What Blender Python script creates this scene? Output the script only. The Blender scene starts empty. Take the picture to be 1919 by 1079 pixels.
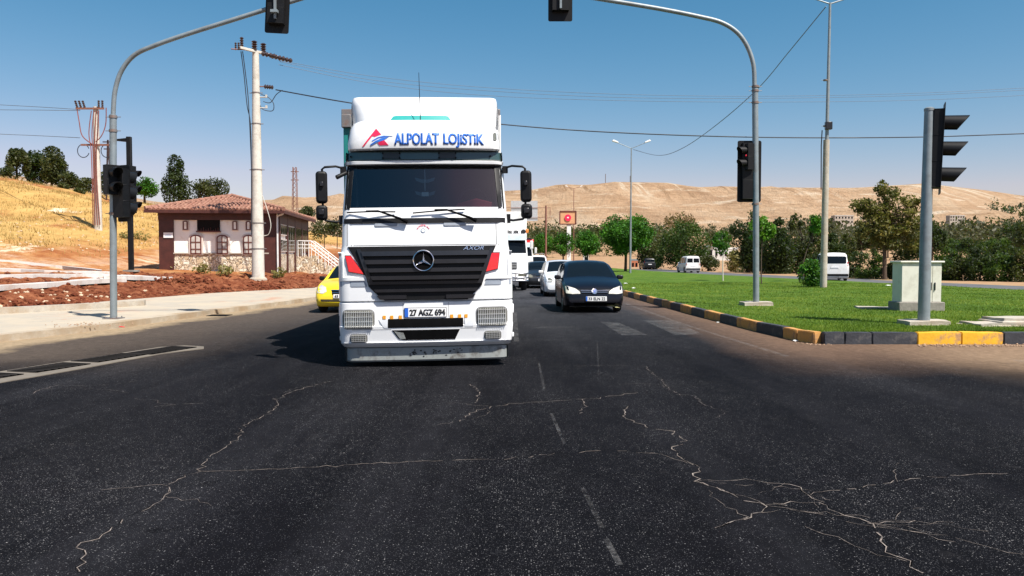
import bpy, bmesh, math, random
import numpy as np
from mathutils import Vector, Matrix, noise
from mathutils.bvhtree import BVHTree
R = math.radians
random.seed(7); RNG = np.random.default_rng(7)
S = bpy.context.scene
col = S.collection
# ------------------------------------------------------------ camera, sky, sun, exposure
F = 1490.0; CH = 1.55; PIT = math.atan(54.5 / F)
cam = bpy.data.cameras.new('camera'); co = bpy.data.objects.new('camera', cam); col.objects.link(co)
cam.sensor_width = 36; cam.lens = F / 1919 * 36; cam.clip_end = 8000; cam.clip_start = .05
co.location = (0, 0, CH); co.rotation_euler = (R(90) - PIT, 0, 0); S.camera = co
SV = Vector((.47, -.45, 1)).normalized()
w = bpy.data.worlds.new('World'); S.world = w; w.use_nodes = True
nt = w.node_tree; bg = nt.nodes['Background']; sk = nt.nodes.new('ShaderNodeTexSky')
sk.sky_type = 'NISHITA'; sk.sun_disc = False; sk.sun_elevation = math.asin(SV.z); sk.sun_rotation = math.atan2(SV.x, SV.y)
sk.air_density = 1.0; sk.dust_density = 1.0; sk.ozone_density = 1.0; sk.altitude = 300
sp_ = nt.nodes.new('ShaderNodeSeparateColor'); cb_ = nt.nodes.new('ShaderNodeCombineColor'); nt.links.new(sk.outputs[0], sp_.inputs[0])
def wm(op, a, b):
    k = nt.nodes.new('ShaderNodeMath'); k.operation = op
    for i, v in enumerate((a, b)):
        if hasattr(v, 'is_linked'): nt.links.new(v, k.inputs[i])
        else: k.inputs[i].default_value = v
    return k.outputs[0]
r_ = wm('MINIMUM', wm('MULTIPLY', wm('POWER', sp_.outputs[0], 2.1), .215), sp_.outputs[0])
nt.links.new(r_, cb_.inputs[0]); nt.links.new(wm('MULTIPLY', wm('POWER', sp_.outputs[1], 1.1), .685), cb_.inputs[1]); nt.links.new(wm('MULTIPLY', sp_.outputs[2], .85), cb_.inputs[2])
nt.links.new(cb_.outputs[0], bg.inputs[0]); bg.inputs[1].default_value = .088
sl = bpy.data.lights.new('sun', 'SUN'); so = bpy.data.objects.new('sun', sl); col.objects.link(so)
sl.energy = 5.0; sl.angle = R(.5); sl.color = (1, .95, .87); so.rotation_euler = SV.to_track_quat('Z', 'Y').to_euler()
S.view_settings.view_transform = 'Standard'; S.view_settings.look = 'None'
S.view_settings.exposure = .68; S.view_settings.gamma = 1
S.cycles.max_bounces = 5; S.cycles.transparent_max_bounces = 12

def ray(px, py):
    a = (px - 959.5) / F; b = (539.5 - py) / F
    return Vector((a, math.cos(PIT) + b * math.sin(PIT), -math.sin(PIT) + b * math.cos(PIT)))
def at(px, py, z=0):
    r = ray(px, py); t = (z - CH) / r.z; return Vector((r.x * t, r.y * t, z))
def atd(px, py, d):
    r = ray(px, py); t = d / r.y; return Vector((r.x * t, d, CH + r.z * t))
def interp(x, pts):
    if x <= pts[0][0]: return pts[0][1]
    for (a, b), (c, d) in zip(pts, pts[1:]):
        if x <= c: return b + (d - b) * (x - a) / (c - a)
    return pts[-1][1]
def sstep(a, b, x):
    t = min(1, max(0, (x - a) / (b - a))); return t * t * (3 - 2 * t)

# ------------------------------------------------------------ materials
def nodes(name):
    m = bpy.data.materials.new(name); m.use_nodes = True
    n = m.node_tree; b = n.nodes['Principled BSDF']; return m, n, b
def ramp(n, fac, stops):
    r = n.nodes.new('ShaderNodeValToRGB'); e = r.color_ramp.elements
    e[0].position, e[0].color = stops[0][0], (*stops[0][1], 1)
    e[1].position, e[1].color = stops[-1][0], (*stops[-1][1], 1)
    for p, c in stops[1:-1]:
        k = e.new(p); k.color = (*c, 1)
    n.links.new(fac, r.inputs[0]); return r.outputs[0]
def noi(n, scale, detail=4, rough=.6, vec=None, out=0, stretch=None):
    t = n.nodes.new('ShaderNodeTexNoise'); t.inputs['Scale'].default_value = scale
    t.inputs['Detail'].default_value = detail; t.inputs['Roughness'].default_value = rough
    if vec is None:
        g = n.nodes.new('ShaderNodeNewGeometry'); vec = g.outputs['Position']
    if stretch:
        mp = n.nodes.new('ShaderNodeMapping'); mp.inputs['Scale'].default_value = stretch
        n.links.new(vec, mp.inputs[0]); vec = mp.outputs[0]
    n.links.new(vec, t.inputs['Vector']); return t.outputs[out]
def objvec(n):
    return n.nodes.new('ShaderNodeTexCoord').outputs['Object']
def mix(n, fac, a, b, mode='MIX'):
    m = n.nodes.new('ShaderNodeMix'); m.data_type = 'RGBA'; m.blend_type = mode
    for i, v in ((0, fac), (6, a), (7, b)):
        if hasattr(v, 'is_linked'): n.links.new(v, m.inputs[i])
        elif i == 0: m.inputs[0].default_value = v
        else: m.inputs[i].default_value = (*v, 1)
    return m.outputs[2]
def mth(n, op, a, b=0, c=None, clamp=False):
    m = n.nodes.new('ShaderNodeMath'); m.operation = op; m.use_clamp = clamp
    for i, v in enumerate((a, b) if c is None else (a, b, c)):
        if hasattr(v, 'is_linked'): n.links.new(v, m.inputs[i])
        else: m.inputs[i].default_value = v
    return m.outputs[0]
def mrange(n, v, a, b, c=0, d=1):
    m = n.nodes.new('ShaderNodeMapRange'); n.links.new(v, m.inputs[0])
    for i, x in enumerate((a, b, c, d)): m.inputs[i + 1].default_value = x
    return m.outputs[0]
def bump(n, b, h, strength=.4, dist=.02):
    k = n.nodes.new('ShaderNodeBump'); k.inputs['Strength'].default_value = strength
    k.inputs['Distance'].default_value = dist; n.links.new(h, k.inputs['Height']); n.links.new(k.outputs[0], b.inputs['Normal'])
def M(name, c, rough=.6, metal=0, var=.15, scale=6, bmp=0, coat=0, dirt=None, dscale=3, dcov=(.5, .7), spec=.5):
    m, n, b = nodes(name)
    v = noi(n, scale, 5, .65, objvec(n))
    cc = ramp(n, v, [(.3, tuple(x * (1 - var) for x in c)), (.7, tuple(min(1, x * (1 + var)) for x in c))])
    if dirt:
        d = mrange(n, noi(n, dscale, 6, .7, objvec(n)), dcov[0], dcov[1]); cc = mix(n, d, cc, dirt)
    n.links.new(cc, b.inputs['Base Color'])
    b.inputs['Roughness'].default_value = rough; b.inputs['Metallic'].default_value = metal
    b.inputs['Coat Weight'].default_value = coat; b.inputs['Specular IOR Level'].default_value = spec
    if bmp: bump(n, b, noi(n, scale * 4, 4, .6, objvec(n)), bmp, .02)
    return m
white_paint = M('white_paint', (.82, .83, .84), .35, 0, .03, 2, 0, .5, (.6, .59, .56), 1.3, (.55, .85))
white_old = M('white_old', (.75, .75, .74), .45, 0, .05, 3, 0, .2, (.45, .42, .36), 2, (.5, .8))
black_pl = M('black_plastic', (.007, .007, .008), .5, 0, .3, 8, spec=.25)
black_matt = M('black_matt', (.004, .004, .0045), .9, 0, .3, 8, spec=.05)
black_slat = M('black_slat', (.014, .014, .017), .3, 0, .2, 8)
chrome = M('chrome', (.75, .75, .77), .15, 1, .05, 5)
steel = M('galvanised_steel', (.24, .28, .30), .5, .3, .12, 5, 0, 0, (.17, .17, .165), 2, (.5, .75))
steel_dark = M('weathered_steel', (.2, .19, .19), .6, .3, .2, 6, dirt=(.2, .1, .06), dscale=3)
beam_grey = M('worn_grey_beam', (.30, .32, .31), .6, .1, .15, 5, .1, 0, (.13, .12, .11), 5, (.5, .68))
smoke = M('smoked_visor', (.04, .075, .075), .2, 0, .1, 3, 0, .4)
teal = M('teal_curtain', (.01, .20, .19), .5, 0, .12, 2, .1)
teal_l = M('teal_panel', (.01, .30, .28), .45, 0, .08, 2)
red_lens = M('red_lens', (.75, .015, .02), .2, 0, .1, 8, 0, .6)
amber = M('amber_reflector', (.75, .32, .03), .3, 0, .15, 30)
blue_ink = M('blue_lettering', (.03, .16, .62), .45, 0, .05, 4)
red_ink = M('red_lettering', (.80, .02, .09), .45, 0, .05, 4)
black_ink = M('black_lettering', (.015, .015, .018), .5)
plate_w = M('plate_white', (.8, .8, .8), .4, 0, .02)
plate_b = M('plate_blue', (.02, .12, .55), .4, 0, .02)
rubber = M('rubber', (.022, .021, .021), .85, 0, .3, 8, .1)
alloy = M('alloy', (.4, .4, .42), .35, .8, .1)
lens_grey = M('lamp_glass', (.17, .17, .14), .25, .2, .35, 22, .1, .4)
lens_clear = M('clear_lamp', (.62, .60, .54), .25, .1, .15, 14, .05, .7)
guard = M('lamp_guard', (.72, .72, .70), .35, .6, .1)
yellow_pt = M('taxi_yellow', (.86, .62, .012), .3, 0, .04, 2, 0, .8)
navy_pt = M('navy_black_paint', (.004, .005, .010), .3, 0, .1, 2, 0, .22, spec=.3)
dark_pt = M('dark_grey_paint', (.012, .013, .016), .3, 0, .1, 2, 0, .3)
silver_pt = M('pale_car_paint', (.72, .74, .77), .3, .1, .05, 2, 0, .8)
carglass = M('car_glass', (.005, .007, .009), .06, 0, .1, 2, 0, 0, spec=.3)
cream_box = M('cream_enamel', (.68, .66, .57), .5, 0, .05, 3, .03, 0, (.42, .38, .29), 2.5, (.5, .85))
concrete = M('concrete', (.42, .38, .32), .85, 0, .18, 5, .4, 0, (.34, .26, .18), 1.4, (.45, .7))
conc_pole = M('concrete_pole', (.56, .53, .47), .85, 0, .12, 6, .3, 0, (.36, .31, .25), 1.2, (.5, .75))
conc_dark = M('dirty_concrete', (.24, .22, .19), .9, 0, .25, 6, .4)
porcelain = M('brown_insulator', (.05, .03, .028), .3, 0, .2, 8)
rust = M('rusty_steel', (.22, .10, .07), .75, .1, .3, 9, .2)
redcable = M('red_cable', (.20, .055, .042), .6)
wire_m = M('cable_black', (.022, .03, .045), .6)
wire_g = M('cable_grey', (.12, .16, .22), .6)
timber = M('brown_timber', (.065, .017, .012), .55, 0, .3, 3, .1)
plaster = M('plaster', (.94, .92, .86), .85, 0, .05, 2, .15, 0, (.55, .42, .3), 1.1, (.55, .85))
tile = M('roof_tile', (.27, .125, .085), .75, 0, .35, 3.2, .2, 0, (.44, .26, .18), 5, (.5, .7))
winfr = M('window_frame_brown', (.13, .035, .025), .5)
winpale = M('window_surround', (.66, .58, .52), .7, 0, .1)
room_dark = M('dark_interior', (.012, .011, .011), .9, spec=.1)
curtain_w = M('net_curtain', (.50, .46, .42), .8, 0, .2, 5)
white_metal = M('white_railing', (.75, .72, .70), .45, 0, .1)
bark = M('bark', (.075, .05, .034), .9, 0, .35, 6, .5)
red_cloth = M('red_cloth', (.55, .03, .05), .8)
seat_dark = M('dark_upholstery', (.02, .022, .025), .8)
litter_w = M('white_litter', (.8, .8, .78), .6)
litter_r = M('red_litter', (.6, .03, .03), .6)
board_orange = M('orange_board', (.62, .33, .17), .6, 0, .1)
kerb_y = M('kerb_yellow', (.80, .43, .02), .7, 0, .12, 5, .3, 0, (.42, .24, .12), 4, (.52, .66))
kerb_y_shade = M('kerb_yellow_shade_dusty', (.52, .26, .07), .8, 0, .15, 5, .3, 0, (.26, .15, .09), 4, (.48, .66))  # dusty yellow paint, browned in the colour for the shaded road side
kerb_b = M('kerb_black', (.035, .037, .045), .75, 0, .25, 6, .4, 0, (.13, .12, .11), 4, (.55, .75))
clod = M('soil_clod', (.115, .032, .016), .95, 0, .6, .9, .5, 0, (.24, .09, .045), .7, (.52, .62), spec=.1)
paleb = M('pale_building', (.62, .6, .56), .8, 0, .1, .3)
stoneb = M('stone_building', (.42, .36, .30), .85, 0, .15, .3)
def glassmat(name, tint, mixf):
    m = bpy.data.materials.new(name); m.use_nodes = True; n = m.node_tree; n.nodes.clear()
    o = n.nodes.new('ShaderNodeOutputMaterial'); t = n.nodes.new('ShaderNodeBsdfTransparent'); g = n.nodes.new('ShaderNodeBsdfGlossy')
    t.inputs[0].default_value = (*tint, 1); g.inputs['Roughness'].default_value = .04; g.inputs[0].default_value = (.9, .95, 1, 1)
    lw = n.nodes.new('ShaderNodeFresnel'); lw.inputs[0].default_value = 1.5
    a = mth(n, 'ADD', lw.outputs[0], mixf); mx = n.nodes.new('ShaderNodeMixShader')
    n.links.new(a, mx.inputs[0]); n.links.new(t.outputs[0], mx.inputs[1]); n.links.new(g.outputs[0], mx.inputs[2]); n.links.new(mx.outputs[0], o.inputs[0])
    return m
wsglass = glassmat('windscreen_glass', (.42, .55, .6), .04)
def emis(name, c, s):
    m, n, b = nodes(name); b.inputs['Base Color'].default_value = (*c, 1)
    b.inputs['Emission Color'].default_value = (*c, 1); b.inputs['Emission Strength'].default_value = s; return m
red_led = emis('red_signal_lamp', (.8, .03, .06), .35)

def leafmat(name, c1, c2, c3, trans=.35):
    m = bpy.data.materials.new(name); m.use_nodes = True; n = m.node_tree; n.nodes.clear()
    o = n.nodes.new('ShaderNodeOutputMaterial')
    g = n.nodes.new('ShaderNodeNewGeometry')
    a = n.nodes.new('ShaderNodeAttribute'); a.attribute_name = 'tone'
    v = mth(n, 'ADD', mth(n, 'MULTIPLY', g.outputs['Random Per Island'], .45), mth(n, 'MULTIPLY', a.outputs['Fac'], .55))
    c = ramp(n, v, [(.1, c1), (.5, c2), (.92, c3)])
    p = n.nodes.new('ShaderNodeBsdfPrincipled'); p.inputs['Roughness'].default_value = .55; p.inputs['Specular IOR Level'].default_value = .3
    t = n.nodes.new('ShaderNodeBsdfTranslucent')
    n.links.new(c, p.inputs['Base Color']); n.links.new(mix(n, .5, c, (.12, .2, .01)), t.inputs[0])
    mx = n.nodes.new('ShaderNodeMixShader'); mx.inputs[0].default_value = trans
    n.links.new(p.outputs[0], mx.inputs[1]); n.links.new(t.outputs[0], mx.inputs[2]); n.links.new(mx.outputs[0], o.inputs[0]); return m
leaf_dark = leafmat('leaf_dark', (.006, .014, .004), (.02, .038, .010), (.055, .078, .02), .3)
leaf_olive = leafmat('leaf_olive', (.012, .02, .006), (.04, .05, .014), (.10, .105, .03), .3)
leaf_mid = leafmat('leaf_mid', (.012, .03, .006), (.035, .075, .012), (.09, .14, .025), .35)
leaf_far = leafmat('leaf_far', (.03, .036, .018), (.06, .062, .03), (.11, .10, .05), .25)  # paler leaf colour for far woods, with distance haze painted in
leaf_pine = leafmat('leaf_pine', (.035, .042, .008), (.12, .115, .025), (.25, .21, .05), .3)
leaf_green = leafmat('leaf_green', (.008, .04, .004), (.035, .14, .009), (.10, .29, .02))
leaf_bright = leafmat('leaf_bright', (.05, .15, .012), (.10, .26, .02), (.18, .36, .04), .45)
leaf_dry = leafmat('leaf_dry', (.10, .06, .03), (.2, .12, .06), (.2, .2, .05))
grass_m = leafmat('grass_blades', (.07, .125, .01), (.16, .25, .02), (.31, .36, .05), .4)
weed_m = leafmat('dry_weed', (.14, .14, .04), (.25, .2, .06), (.3, .3, .1))

# ------------------------------------------------------------ mesh helpers
class MB:
    def __init__(s): s.v = []; s.f = []
    def add(s, vs, fs):
        o = len(s.v); s.v += [tuple(v) for v in vs]; s.f += [tuple(i + o for i in f) for f in fs]; return s
    def box(s, c, d, rot=None, taper=1):
        x, y, z = d[0] / 2, d[1] / 2, d[2] / 2
        vs = [Vector((a * x * (taper if k > 0 else 1), b * y * (taper if k > 0 else 1), k * z)) for k in (-1, 1) for b in (-1, 1) for a in (-1, 1)]
        if rot is not None:
            mt = rot if isinstance(rot, Matrix) else Matrix.Rotation(rot, 3, 'Z'); vs = [mt @ v for v in vs]
        c = Vector(c)
        return s.add([v + c for v in vs], [(0, 2, 3, 1), (4, 5, 7, 6), (0, 1, 5, 4), (2, 6, 7, 3), (0, 4, 6, 2), (1, 3, 7, 5)])
    def tube(s, pts, r, n=8, cap=True):
        pts = [Vector(p) for p in pts]; k = len(pts)
        rs = r if isinstance(r, (list, tuple)) else [r] * k
        up = None; rings = []
        for i, p in enumerate(pts):
            d = (pts[min(i + 1, k - 1)] - pts[max(i - 1, 0)])
            if d.length < 1e-9: d = Vector((0, 0, 1))
            d.normalize()
            if up is None:
                up = Vector((1, 0, 0)) if abs(d.x) < .8 else Vector((0, 1, 0))
            a = (up - d * up.dot(d)).normalized(); up = a; b = d.cross(a)
            rings.append([p + (a * math.cos(t) + b * math.sin(t)) * rs[i] for t in [2 * math.pi * j / n for j in range(n)]])
        vs = [v for g in rings for v in g]; fs = []
        for i in range(k - 1):
            for j in range(n):
                fs.append((i * n + j, i * n + (j + 1) % n, (i + 1) * n + (j + 1) % n, (i + 1) * n + j))
        if cap: fs += [tuple(range(n))[::-1], tuple(range((k - 1) * n, k * n))]
        return s.add(vs, fs)
    def lathe(s, prof, n=20, mt=None):
        vs = []; fs = []
        for r, h in prof:
            for j in range(n):
                t = 2 * math.pi * j / n; v = Vector((r * math.cos(t), r * math.sin(t), h)); vs.append(mt @ v if mt else v)
        for i in range(len(prof) - 1):
            for j in range(n): fs.append((i * n + j, i * n + (j + 1) % n, (i + 1) * n + (j + 1) % n, (i + 1) * n + j))
        fs += [tuple(range(n))[::-1], tuple(range((len(prof) - 1) * n, len(prof) * n))]
        return s.add(vs, fs)
    def prism(s, poly, axis, a, b):
        n = len(poly)
        def P(u, v, h): return {'x': (h, u, v), 'y': (u, h, v), 'z': (u, v, h)}[axis]
        vs = [P(u, v, a) for u, v in poly] + [P(u, v, b) for u, v in poly]
        fs = [tuple(range(n))[::-1], tuple(range(n, 2 * n))] + [(i, (i + 1) % n, n + (i + 1) % n, n + i) for i in range(n)]
        return s.add(vs, fs)
    def build(s, name, mat, parent=None, smooth=None, bevel=0, loc=None, seg=2, fix=True):
        me = bpy.data.meshes.new(name); me.from_pydata(s.v, [], s.f)
        if fix:
            bm = bmesh.new(); bm.from_mesh(me); bmesh.ops.recalc_face_normals(bm, faces=bm.faces); bm.to_mesh(me); bm.free()
        for m in (mat if isinstance(mat, (list, tuple)) else [mat]): me.materials.append(m)
        o = bpy.data.objects.new(name, me); col.objects.link(o)
        if parent: o.parent = parent
        if loc is not None: o.location = loc
        if bevel:
            b = o.modifiers.new('bevel', 'BEVEL'); b.width = bevel; b.segments = seg; b.limit_method = 'ANGLE'; b.angle_limit = R(40); b.harden_normals = False
            me.shade_smooth(); me.set_sharp_from_angle(angle=R(50))
            if smooth is None: smooth = 50
        if smooth: me.shade_smooth(); me.set_sharp_from_angle(angle=R(smooth))
        return o
def thing(name, label, cat, loc=(0, 0, 0), rz=0, group=None):
    o = bpy.data.objects.new(name, None); col.objects.link(o); o.location = loc; o.rotation_euler = (0, 0, rz); o.empty_display_size = .2
    return tag(o, label, cat, group)
def tag(o, label, cat, group=None):
    o['label'] = label; o['category'] = cat
    if group: o['group'] = group
    return o
def struct(o): o['kind'] = 'structure'; return o
def copytree(o, parent=None):
    c = o.copy(); col.objects.link(c)
    if parent: c.parent = parent
    for ch in o.children: copytree(ch, c)
    return c
def grid(xs, ys, fn):
    mb = MB(); vs = [(x, y, fn(x, y)) for y in ys for x in xs]; n = len(xs)
    mb.add(vs, [(j * n + i, j * n + i + 1, (j + 1) * n + i + 1, (j + 1) * n + i) for j in range(len(ys) - 1) for i in range(n - 1)]); return mb
def rrect(cx, cz, w, h, r, n=4):
    r = min(r, w / 2 - 1e-4, h / 2 - 1e-4); out = []
    for sx, sz, a0 in ((1, 1, 0), (-1, 1, 90), (-1, -1, 180), (1, -1, 270)):
        for k in range(n + 1):
            a = R(a0 + 90 * k / n); out.append((cx + sx * (w / 2 - r) + r * math.cos(a), cz + sz * (h / 2 - r) + r * math.sin(a)))
    return out
def circ(cx, cz, r, n=24): return [(cx + r * math.cos(2 * math.pi * k / n), cz + r * math.sin(2 * math.pi * k / n)) for k in range(n)]
def decal(name, bvh, polys, mat, parent, eps=.004, thick=.0, step=.15, side=-1, yfall=0, smooth=40, sink=.006):
    """polygons in (x, z) laid on the front (side=-1) or rear (side=1) of a shell, with thickness"""
    bm = bmesh.new()
    for poly in polys:
        vs = [bm.verts.new((x, 0, z)) for x, z in poly]; bm.faces.new(vs)
    xs = [v.co.x for v in bm.verts]; zs = [v.co.z for v in bm.verts]
    for lo, hi, ax in ((min(xs), max(xs), 0), (min(zs), max(zs), 2)):
        k = math.floor(lo / step) + 1
        while k * step < hi - 1e-5:
            c = [0, 0, 0]; c[ax] = k * step + 1e-5; nn = [0, 0, 0]; nn[ax] = 1
            bmesh.ops.bisect_plane(bm, geom=bm.verts[:] + bm.edges[:] + bm.faces[:], plane_co=c, plane_no=nn); k += 1
    return _proj(name, bm, bvh, mat, parent, eps, thick, side, yfall, smooth, sink)
def decals(name, bvh, polys, *a, **k): return [decal(name, bvh, [q], *a, **k) for q in polys][0]
def _proj(name, bm, bvh, mat, parent, eps, thick, side, yfall, smooth, sink=.006):
    ys = {}
    for v in bm.verts:
        h = None
        if bvh: h = bvh.ray_cast(Vector((v.co.x, side * 20, v.co.z)), Vector((0, -side, 0)))[0] or bvh.find_nearest(Vector((v.co.x, 0 if side < 0 else 6, v.co.z)))[0]
        ys[v.index] = h.y if h else yfall
        v.co.y = (h.y if h else yfall)
    geo = bmesh.ops.extrude_face_region(bm, geom=bm.faces[:])
    new = [g for g in geo['geom'] if isinstance(g, bmesh.types.BMVert)]; ns = set(new)
    for v in bm.verts: v.co.y += side * (eps + thick) if v in ns else -side * sink
    bmesh.ops.recalc_face_normals(bm, faces=bm.faces)
    me = bpy.data.meshes.new(name); bm.to_mesh(me); bm.free(); me.materials.append(mat)
    if smooth: me.shade_smooth(); me.set_sharp_from_angle(angle=R(smooth))
    o = bpy.data.objects.new(name, me); col.objects.link(o); o.parent = parent; return o
def text_bm(s, cx, cz, w, h, bold=.02, shear=0, mirror=False):
    c = bpy.data.curves.new('t', 'FONT'); c.body = s; c.offset = bold; c.shear = shear; c.resolution_u = 4
    o = bpy.data.objects.new('t', c); col.objects.link(o); bpy.context.view_layer.update()
    me = bpy.data.meshes.new_from_object(o.evaluated_get(bpy.context.evaluated_depsgraph_get()))
    bpy.data.objects.remove(o); bpy.data.curves.remove(c)
    bm = bmesh.new(); bm.from_mesh(me); bpy.data.meshes.remove(me)
    xs = [v.co.x for v in bm.verts]; ys = [v.co.y for v in bm.verts]; a, b, c_, d = min(xs), max(xs), min(ys), max(ys)
    for v in bm.verts:
        u = ((v.co.x - a) / (b - a) - .5) * w; v.co = (cx + (-u if mirror else u), 0, cz + ((v.co.y - c_) / (d - c_) - .5) * h)
    bmesh.ops.recalc_face_normals(bm, faces=bm.faces); return bm
def text(name, s, bvh, cx, cz, w, h, mat, parent, eps=.004, bold=.02, shear=0, side=-1, yfall=0, cut=0):
    bm = text_bm(s, cx, cz, w, h, bold, shear, side > 0)
    if cut:
        x0, x1 = cx - w / 2, cx + w / 2; k = x0 + cut
        while k < x1: bmesh.ops.bisect_plane(bm, geom=bm.verts[:] + bm.edges[:] + bm.faces[:], plane_co=(k, 0, 0), plane_no=(1, 0, 0)); k += cut
        for q in range(1, 5): bmesh.ops.bisect_plane(bm, geom=bm.verts[:] + bm.edges[:] + bm.faces[:], plane_co=(0, 0, cz + (q / 5 - .5) * h), plane_no=(0, 0, 1))
    return _proj(name, bm, bvh, mat, parent, eps, .002, side, yfall, 0, .001)
def npmesh(name, V, Fq, mat, parent=None, tone=None):
    me = bpy.data.meshes.new(name); k = Fq.shape[1]
    me.vertices.add(len(V)); me.vertices.foreach_set('co', V.astype(np.float32).ravel())
    me.loops.add(Fq.size); me.loops.foreach_set('vertex_index', Fq.astype(np.int32).ravel())
    me.polygons.add(len(Fq)); me.polygons.foreach_set('loop_start', np.arange(0, Fq.size, k, dtype=np.int32))
    me.polygons.foreach_set('loop_total', np.full(len(Fq), k, dtype=np.int32)); me.update(calc_edges=True)
    if tone is not None:
        a = me.attributes.new('tone', 'FLOAT', 'POINT'); a.data.foreach_set('value', tone.astype(np.float32))
    me.materials.append(mat); o = bpy.data.objects.new(name, me); col.objects.link(o)
    if parent: o.parent = parent
    return o
def bvh_of(o):
    bpy.context.view_layer.update(); me = o.data
    return BVHTree.FromPolygons([v.co.copy() for v in me.vertices], [tuple(p.vertices) for p in me.polygons])
# ============================================================ terrain
LN = [(-60, 12), (-30, 17), (-14.5, 21), (-13.5, 27), (-12.5, 33), (-9.8, 39), (-8.6, 50), (-8.2, 80), (-9, 130), (-10, 300)]
def dline(x, y):
    best = 1e9; sg = 1
    for (ax, ay), (bx, by) in zip(LN, LN[1:]):
        dx, dy = bx - ax, by - ay; t = min(1, max(0, ((x - ax) * dx + (y - ay) * dy) / (dx * dx + dy * dy)))
        px, py = ax + t * dx - x, ay + t * dy - y; d = math.hypot(px, py)
        if d < best: best = d; sg = 1 if (dx * (y - ay) - dy * (x - ax)) > 0 else -1
    return best * sg
def fb(x, y, s, o=4): return noise.fractal(Vector((x * s, y * s, 3.3)), 1.0, 2.0, o)
def hhill(x, y):
    d = dline(x, y)
    if d < 0: return .10 + d * .5
    h = .12 + (.22 - .05 * sstep(33, 38, y)) * min(d, 4) + .035 * min(max(d - 4, 0), 7) + .225 * max(0, d - 11)
    if y > 48: h += 1.5 * sstep(0, 5, d) * sstep(48, 66, y)
    if h > 7.6: h = 7.6 + 3.2 * (1 - math.exp(-(h - 7.6) / 3.2))
    a = sstep(0, 1, d)
    h += a * (.05 + .10 * (1 - sstep(3, 6, d))) * fb(x, y, 1.1) + .06 * a * fb(x + 9, y, 4) * (1 - sstep(3, 5, d) * .6)
    h += .5 * sstep(12, 25, d) * fb(x, y, .09)
    return h
def hitt(px, py):
    r = ray(px, py); t = 10
    while t < 400:
        p = Vector((0, 0, CH)) + r * t
        if p.z < hhill(p.x, p.y): return p
        t += .05 if t < 60 else .3
    return p
CREST = [(-400, 300), (0, 330), (300, 385), (520, 378), (640, 370), (900, 366), (950, 362), (1000, 360), (1050, 350), (1100, 352), (1150, 346), (1250, 348), (1300, 356), (1440, 356), (1600, 357), (1730, 349), (1850, 362), (1919, 372), (2300, 400)]
def gfar(x, y):
    if y < 90: return -.06
    px = 959.5 + F * x / y; r = math.hypot(x, y)
    base = 14 * sstep(110, 460, y)
    el = (485 - interp(px, CREST)) / F
    hz = 1.55 + el * 1150
    k = sstep(430, 1150, y)
    prof = .55 * k + .45 * sstep(560, 1150, y)
    n = (14 * fb(x, y, .006, 5) + 8 * abs(fb(x * 1.6, y * .3, .014, 4)) + 9 * abs(fb(x * 1.0, y * .22, .034, 3)) * sstep(700, 1000, y) * 1.0) * sstep(450, 620, y) * (1 - sstep(800, 1080, y))
    far = 1 - .35 * sstep(1150, 2400, y)
    return -.06 + base * (1 - k) + hz * prof * far + n
# ground sheet: reaches the horizon
m, n, b = nodes('dry_ground')
c = ramp(n, noi(n, .05, 6, .65), [(.3, (.26, .13, .07)), (.5, (.36, .21, .11)), (.7, (.20, .16, .06))])
n.links.new(mix(n, .35, c, ramp(n, noi(n, 1.5, 5), [(.3, (.15, .09, .05)), (.7, (.5, .38, .25))])), b.inputs[0]); b.inputs['Roughness'].default_value = .95
b.inputs['Specular IOR Level'].default_value = .1
dry_ground = m
xs = [i * 25.0 for i in range(-90, 91)]; xs = [x * (1 + abs(x) / 1800) for x in xs]
ys = [-300, -60, 0, 40, 70, 90, 110, 130, 150, 175] + list(range(200, 461, 20))
g = grid(xs, ys, lambda x, y: gfar(x, y) if y > 0 else -.06).build('ground', dry_ground, smooth=180, fix=False); struct(g)
m, n, b = nodes('hill_earth')
s1 = noi(n, .012, 8, .7, stretch=(1, .25, 2.2)); s2 = noi(n, .05, 6, .7, stretch=(.35, .2, 3.0)); s3 = noi(n, .25, 5, .6)
c = ramp(n, s1, [(.32, (.31, .19, .11)), (.48, (.45, .295, .18)), (.62, (.52, .365, .235)), (.72, (.40, .26, .15))])  # earth tones paled and greyed slightly; horizon haze is in the colour
c = mix(n, mrange(n, noi(n, .18, 8, .75, stretch=(.18, .2, 5)), .5, .66), c, (.28, .175, .095)); c = mix(n, mrange(n, s2, .56, .66), c, (.60, .48, .35)); c = mix(n, mth(n, 'MULTIPLY', mrange(n, noi(n, .9, 6, .8), .62, .72), .7), c, (.15, .12, .06)); c = mix(n, mrange(n, s3, .60, .8), c, (.30, .17, .09))
gp_ = n.nodes.new('ShaderNodeNewGeometry'); sz_ = n.nodes.new('ShaderNodeSeparateXYZ'); n.links.new(gp_.outputs['Position'], sz_.inputs[0])
gl = noi(n, .045, 6, .7, stretch=(1, .06, .12)); hi = mrange(n, sz_.outputs[2], 55, 85)
c = mix(n, mth(n, 'MULTIPLY', hi, mrange(n, gl, .54, .62)), c, (.58, .47, .34)); c = mix(n, mth(n, 'MULTIPLY', hi, mrange(n, gl, .44, .36)), c, (.25, .155, .085))
c = mix(n, mrange(n, noi(n, .004, 5, .6, stretch=(1, .5, 1)), .56, .64), c, (.56, .44, .31))
n.links.new(c, b.inputs[0]); b.inputs['Roughness'].default_value = .95; b.inputs['Specular IOR Level'].default_value = .1
bump(n, b, noi(n, .06, 10, .75, stretch=(1, .4, 1)), 1.0, 9)
xs = [i * 14.0 for i in range(-75, 116)]; xs = [x * (1 + abs(x) / 1500) for x in xs]
ys = list(range(460, 1180, 12)) + list(range(1180, 1500, 40)) + [1600, 1800, 2100, 2400, 3000]
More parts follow.
